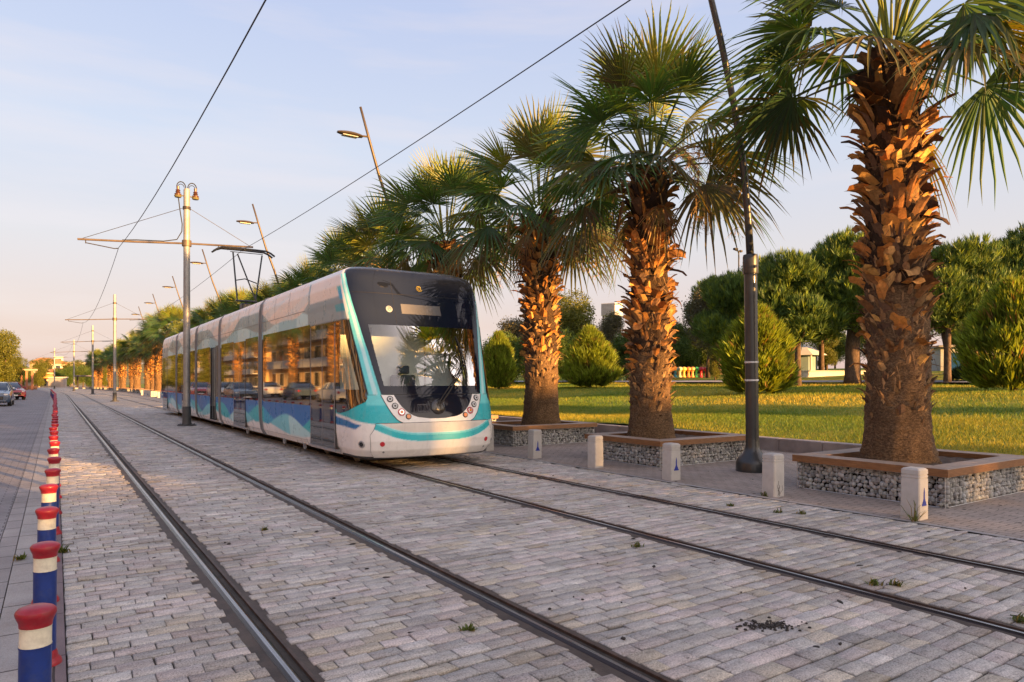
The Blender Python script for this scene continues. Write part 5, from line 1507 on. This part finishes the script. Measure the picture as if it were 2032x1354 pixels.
# dark pavilion roof behind the stools
t = thing('cafe_shelter', 'dark open cafe shelter behind the coloured stools', 'shelter'); x, y = at_d(1375, 72); t.location = (x, y, 2.3); t.rotation_euler = (0,0,-.85)
b = MB(); b.bbox((-4,-1.5,2.35),(4,3,2.55), .04); b.build('roof', M_plaster('shelter_roof', (.10,.09,.09)), t)
b = MB(); b.bbox((-3.9,2.6,0),(3.9,2.9,2.35), .03); b.build('back_wall', M_plaster('shelter_wall', (.05,.045,.05)), t)
for k in range(5):
    b = MB(); b.tube([(-3.8+1.9*k,-1.3,-.3),(-3.8+1.9*k,-1.3,2.35)], .07, 8); b.build('post', M_iron, t)

# ================================================================== FAR END OF THE STREET
M_win = pmat('window_dark', (.02,.022,.025), .1, coat=.4)
def house(name, label, cat, loc, size, rz, col, roofcol, storeys, cols, roof='flat', group=None, balcony=False, sides=('f',)):
    t = thing(name, label, cat, loc, rz, group); w_, d_, h_ = size; m = M_plaster(label[:24].replace(' ','_')+'_plaster', col)
    b = MB(); b.box((-w_/2,0,-.3),(w_/2,d_,h_)); b.build('wall', m, t)
    b = MB()
    if roof == 'hip':
        o = .4; p = [(-w_/2-o,-o,h_),(w_/2+o,-o,h_),(w_/2+o,d_+o,h_),(-w_/2-o,d_+o,h_)]; A = [b.vert(v) for v in p]; q = [b.vert((-w_/2+d_/2,d_/2,h_+d_*.28)), b.vert((w_/2-d_/2,d_/2,h_+d_*.28))]
        b.face(A[::-1]); b.face((A[0],A[1],q[1],q[0])); b.face((A[2],A[3],q[0],q[1])); b.face((A[1],A[2],q[1])); b.face((A[3],A[0],q[0]))
    else:
        b.box((-w_/2-.2,-.2,h_),(w_/2+.2,d_+.2,h_+.25)); 
    b.build('roof', M_plaster(label[:20].replace(' ','_')+'_roof', roofcol), t)
    sh = h_/storeys
    for s in range(storeys):
        for k in range(cols):
            x = -w_/2 + w_*(k+.5)/cols; ww = w_/cols*.30; z0, z1 = s*sh+sh*.28, s*sh+sh*.80
            b = MB(); b.box((x-ww,-.06,z0-.08),(x+ww,.02,z0)); b.box((x-ww,-.05,z1),(x+ww,.02,z1+.08)); b.box((x-ww-.07,-.05,z0),(x-ww,.02,z1)); b.box((x+ww,-.05,z0),(x+ww+.07,.02,z1)); wf = b.build('window', M_plaster('window_frame', (.5,.47,.42)) if False else M_wh, t)
            b = MB(); b.box((x-ww,-.02,z0),(x+ww,.01,z1)); b.build('pane', M_win, wf)
        if balcony and s:
            b = MB(); b.box((-w_*.42,-1.2,s*sh),(w_*.42,0,s*sh+.15)); b.box((-w_*.42,-1.2,s*sh+.15),(w_*.42,-1.1,s*sh+.9)); b.build('balcony', M_wh, t)
    return t
def H(name, lab, px, d, size, col, roofcol, st, cols, roof='flat', z=0, **k):
    x, y = at_d(px, d); return house(name, lab, 'house', (x, y, z), size, -math.atan((px-1016)/1355)-TH, col, roofcol, st, cols, roof, 'distant houses at the end of the street', **k)
H('distant_house', 'low house with red tiled roof at the end of the street', 116, 215, (8,6,4.0), (.52,.42,.32), (.40,.12,.06), 1, 4, 'hip')
H('distant_house', 'cream hillside house with orange roof above the grey wall', 100, 260, (12,7,6.2), (.62,.50,.34), (.45,.18,.07), 2, 5, 'hip', 2)
H('distant_house', 'tall cream tower block among the far trees', 116, 270, (3,4,11), (.66,.58,.40), (.5,.45,.35), 4, 1)
H('distant_house', 'wide pale hillside block beside the far pole', 142, 275, (14,7,7), (.60,.52,.40), (.45,.38,.30), 3, 6, 'flat', 2)
H('distant_house', 'ochre hillside house left of the tall tower block', 88, 285, (10,7,7.5), (.55,.40,.24), (.42,.17,.08), 2, 4, 'hip', 2)
b = MB(); P = [[(-140+14*i + 4*math.sin(j), 300+14*j, -1 + 11*math.exp(-((j-5)/3.2)**2)*(.7+.3*math.sin(i*.9+j*.5))) for j in range(12)] for i in range(32)]
b.grid(P); struct(b.build('hills', pmat('hill_scrub', (.10,.11,.045), .95, var=.5, scale=.2), smooth='all'))
# grey ramp wall and awning
t = thing('underpass_wall', 'plain grey concrete wall at the far end of the road', 'wall'); wall_between(t, 96, 130, 168, 168, -.2, 2.3, 'wall', M_plaster('concrete_wall', (.34,.30,.28)), .5); wall_between(t, 95, 131, 167.8, 167.8, 2.3, 2.6, 'coping', M_plaster('concrete_cap', (.5,.46,.40)), .9)
t = thing('awning_shop', 'little shop with a bright orange awning at the end of the road', 'shop'); x, y = at_d(80, 172); t.location = (x, y, 0); t.rotation_euler = (0,0,.65)
b = MB(); b.bbox((-2.4,0,0),(2.4,3,3.2), .03); b.build('wall', M_plaster('shop_wall', (.42,.34,.26)), t)
b = MB(); b.grid([[(x_, y_, z_) for y_, z_ in ((.02,3.3),(-.8,3.1),(-1.6,2.6),(-1.62,2.3))] for x_ in frange(-2.5, 2.5, 8)]); b.build('awning', pmat('awning_orange', (.70,.28,.05), .7), t)
b = MB(); b.box((-1.6,-.04,.4),(1.6,0,2.3)); b.build('shop_window', M_win, t)
b = MB(); b.bbox((-3,-.6,3.4),(3,3.2,3.7), .03); b.build('roof', M_plaster('shop_roof', (.60,.45,.22)), t)
# pergola with brick coloured posts
t = thing('pergola', 'row of reddish posts under a pale beam behind the parked cars', 'pergola'); M_br = M_plaster('pergola_post', (.36,.15,.08))
for px in (8, 20, 31, 42, 53, 64):
    x, y = at_d(px, 116); b = MB(); b.bbox((x-.17,y-.17,0),(x+.17,y+.17,3.3), .03); b.build('post', M_br, t)
wall_between(t, 8, 70, 115.7, 115.7, 3.3, 3.6, 'beam', M_plaster('pergola_beam', (.55,.38,.24)), .6)
wall_between(t, 6, 72, 125, 125, 0, .7, 'back_wall', M_plaster('pergola_wall', (.30,.16,.09)), .3)

# far tram stop
t = thing('tram_stop_shelter', 'small dark tram stop shelter far down the line, between the distant poles', 'shelter'); x, y = at_d(172, 142); t.location = (x, y, 0)
b = MB(); b.bbox((-2.2,-6,2.5),(2.2,6,2.7), .03); b.build('roof', M_plaster('stop_roof', (.14,.12,.15)), t)
b = MB(); b.bbox((2.0,-5.8,.2),(2.1,5.8,2.5), .02); b.build('back_panel', M_plaster('stop_panel', (.10,.12,.16)), t)
for q in (-5,0,5):
    b = MB(); b.tube([(-1.6,q,0),(-1.6,q,2.5)], .07, 8); b.build('post', M_iron, t)
b = MB(); b.bbox((-2.3,-8,-.05),(2.3,8,.25), .02); b.build('platform', M_plaster('stop_platform', (.32,.29,.28)), t)

# ================================================================== CARS
M_tyre = pmat('tyre', (.015,.015,.015), .8); M_rim = pmat('rim', (.45,.45,.46), .3, metal=.8); M_cglass = pmat('car_glass', (.015,.018,.022), .05, coat=.6); M_head = pmat('car_headlight', (.7,.68,.62), .1, coat=.8); M_plate = pmat('plate', (.7,.7,.68), .5); M_tail = pmat('tail_light', (.4,.02,.02), .2)
def car(paint):
    """front looks towards -y, toward the camera"""
    t = thing('parked_car', '', 'car')
    st = [(-2.15,.34,.62,.74),(-2.05,.22,.80,.84),(-1.5,.20,.92,.86),(-.95,.19,.98,.87),(0,.19,1.0,.88),(1.2,.19,1.02,.87),(1.75,.20,1.0,.86),(2.1,.26,.92,.80),(2.18,.40,.80,.74)]
    def ring(y, z0, z1, w): return [(-w*.86,y,z0),(-w,y,z0+.12),(-w*1.0,y,(z0+z1)/2+.05),(-w*.95,y,z1-.06),(-w*.80,y,z1),(0,y,z1+.025),(w*.80,y,z1),(w*.95,y,z1-.06),(w,y,(z0+z1)/2+.05),(w,y,z0+.12),(w*.86,y,z0)]
    b = MB(); P = [ring(*s) for s in st]; b.grid(P); b.poly(P[0]); b.poly(P[-1]); b.build('body', paint, t, smooth=45)
    cs = [(-1.0,.98,.98,.70,.80),(-.35,.98,1.40,.60,.80),(.2,.98,1.46,.60,.80),(.9,.98,1.42,.59,.80),(1.7,1.0,1.02,.70,.78)]
    b = MB(); P = [[(-wb,y,z0),(-wt,y,z1-.02),(-wt*.8,y,z1),(wt*.8,y,z1),(wt,y,z1-.02),(wb,y,z0)] for y, z0, z1, wt, wb in cs]; b.grid(P); b.build('cabin_glass', M_cglass, t, smooth=30)
    b = MB(); b.grid([[(x_, y, z+.012-.02*abs(x_)) for x_ in (-.54,-.3,0,.3,.54)] for y, z in ((-.33,1.405),(.2,1.465),(.92,1.425))])
    for sg in (-1,1):
        for a, c in (((-.98,.98,.80),(-.35,1.40,.605)),((.18,.99,.815),(.2,1.45,.61)),((1.66,1.02,.79),(.92,1.42,.60))): b.tube([(sg*a[2],a[0],a[1]),(sg*c[2],c[0],c[1])], .035, 5)
    b.build('roof', paint, t, smooth=40)
    q = V((1,0,0)).to_track_quat('Z','Y').to_matrix()
    for sg in (-1,1):
        for y in (-1.35,1.32):
            b = MB(); b.lathe([(.20,-.10),(.30,-.10),(.32,-.07),(.32,.07),(.30,.10),(.20,.10)], 18, (sg*.78,y,.32), 0, q); w_ = b.build('wheel', M_tyre, t, smooth=40)
            b = MB(); b.lathe([(.0,-.07),(.20,-.09),(.20,.09),(0,.07)], 14, (sg*.80,y,.32), 0, q); b.build('rim', M_rim, w_, smooth=40)
        b = MB(); b.ball((sg*.62,-2.02,.70), (.16,.12,.085), 10, 6); b.build('headlight', M_head, t, smooth='all')
        b = MB(); b.bbox((sg*.66-.12,2.12,.68),(sg*.66+.12,2.19,.84), .02); b.build('tail_light', M_tail, t)
        b = MB(); b.ball((sg*.98,-.75,1.0), (.10,.06,.07), 8, 5); b.build('mirror', paint, t, smooth='all')
    b = MB(); b.bbox((-.5,-2.19,.42),(.5,-2.12,.62), .02); b.build('grille', M_hl_black, t)
    b = MB(); b.box((-.26,-2.21,.34),(.26,-2.19,.44)); b.build('number_plate', M_plate, t)
    return t
G_C = 'cars parked along the road'
def carpaint(n, c): return pmat(n, c, .22, var=.06, coat=.7)
for nm, col, x, y, lab, rz in (('slate', (.06,.09,.14), -3.1, 53, 'slate blue car with lit headlight, first of the parked cars at the picture edge', 0), ('white', (.62,.62,.60), -3.5, 62, 'white car parked between the slate blue and the dark red car', 0), ('red', (.28,.012,.03), -3.2, 70, 'dark red car parked behind the white car', .2), ('grey', (.16,.165,.17), -4.6, 84, 'small grey car, farthest of the parked cars', .25)):
    o = car(carpaint(nm+'_paint', col)); o.location = (x, y, -.012); o.rotation_euler = (0,0,rz); tag(o, lab, 'car', G_C)
    if nm == 'slate': c_sl = o
    if nm == 'white': c_wh = o
for k, (x, y) in enumerate(((-8.3,24),(-8.3,31),(-8.3,39),(-8.3,47),(-8.3,56),(-8.3,66))):
    o = dup((c_sl, c_wh)[k % 2], (x, y, -.012), math.pi, 'car parked on the opposite kerb outside the picture', G_C)

# ================================================================== OTHER SIDE OF THE ROAD (seen in the tram windows)
for k, y in enumerate(frange(20, 128, 9)):
    dup(PV[(k+1) % 4], (-11.2, y, -.35), rng.uniform(0,6), 'fan palm on the opposite pavement, mirrored in the tram windows', 'palms on the opposite pavement', (1,1,1.35))
ap = house('apartment_block', 'sunlit ochre apartment block mirrored in the tram windows', 'building', (-17, 44, .1), (34,10,11), R(90), (.78,.48,.20), (.4,.3,.2), 4, 9, 'flat', 'apartment blocks across the road', balcony=True)
for k, (y, s) in enumerate(((82,(1,1,1.1)),(120,(1,1,.9)),(158,(1,1,1.15)),(8,(.9,1,1.0)))):
    dup(ap, (-17-.3*k, y, .1), R(90), 'sunlit ochre apartment block mirrored in the tram windows', 'apartment blocks across the road', s)
# unseen shade blocks added to cut the sun, and park pines, behind the camera
sx_, sy_ = math.sin(SUN_AZ), math.cos(SUN_AZ)
def behind(s, t_):                             # s across the sun, t_ along the light
    return s*(-sy_) + t_*(-sx_), s*sx_ + t_*(-sy_)
SHADE = [(-16,-4.5,9.0),(-4.4,5.4,9.1),(5.6,8.6,11.2),(8.7,10.3,12.2),(10.4,11.7,11.3),(11.8,13.1,9.6),(13.2,15.0,10.3)]
for k, (s0, s1, h) in enumerate(SHADE):
    x, y = behind((s0+s1)/2, -60)
    house('shade_block', 'row house behind the camera, block number %s' % nth(k+1), 'building', (x, y, 0), (s1-s0, 8, h), math.pi - (SUN_AZ-math.pi)*1.0, (.45,.38,.30), (.3,.2,.15), 3, max(1, int((s1-s0)/2.5)), 'flat', 'unseen shade blocks behind the camera')
for k, (s, t_, sc_) in enumerate(((21.5,-16,.75),(32.5,-34,1.0),(43,-30,1.0))):
    x, y = behind(s, t_); o = dup((p1, p3)[k % 2], (x, y, lawn_z(max(13,x))), rng.uniform(0,6), 'umbrella pine of the park behind the camera', 'park pines behind the camera', sc_)
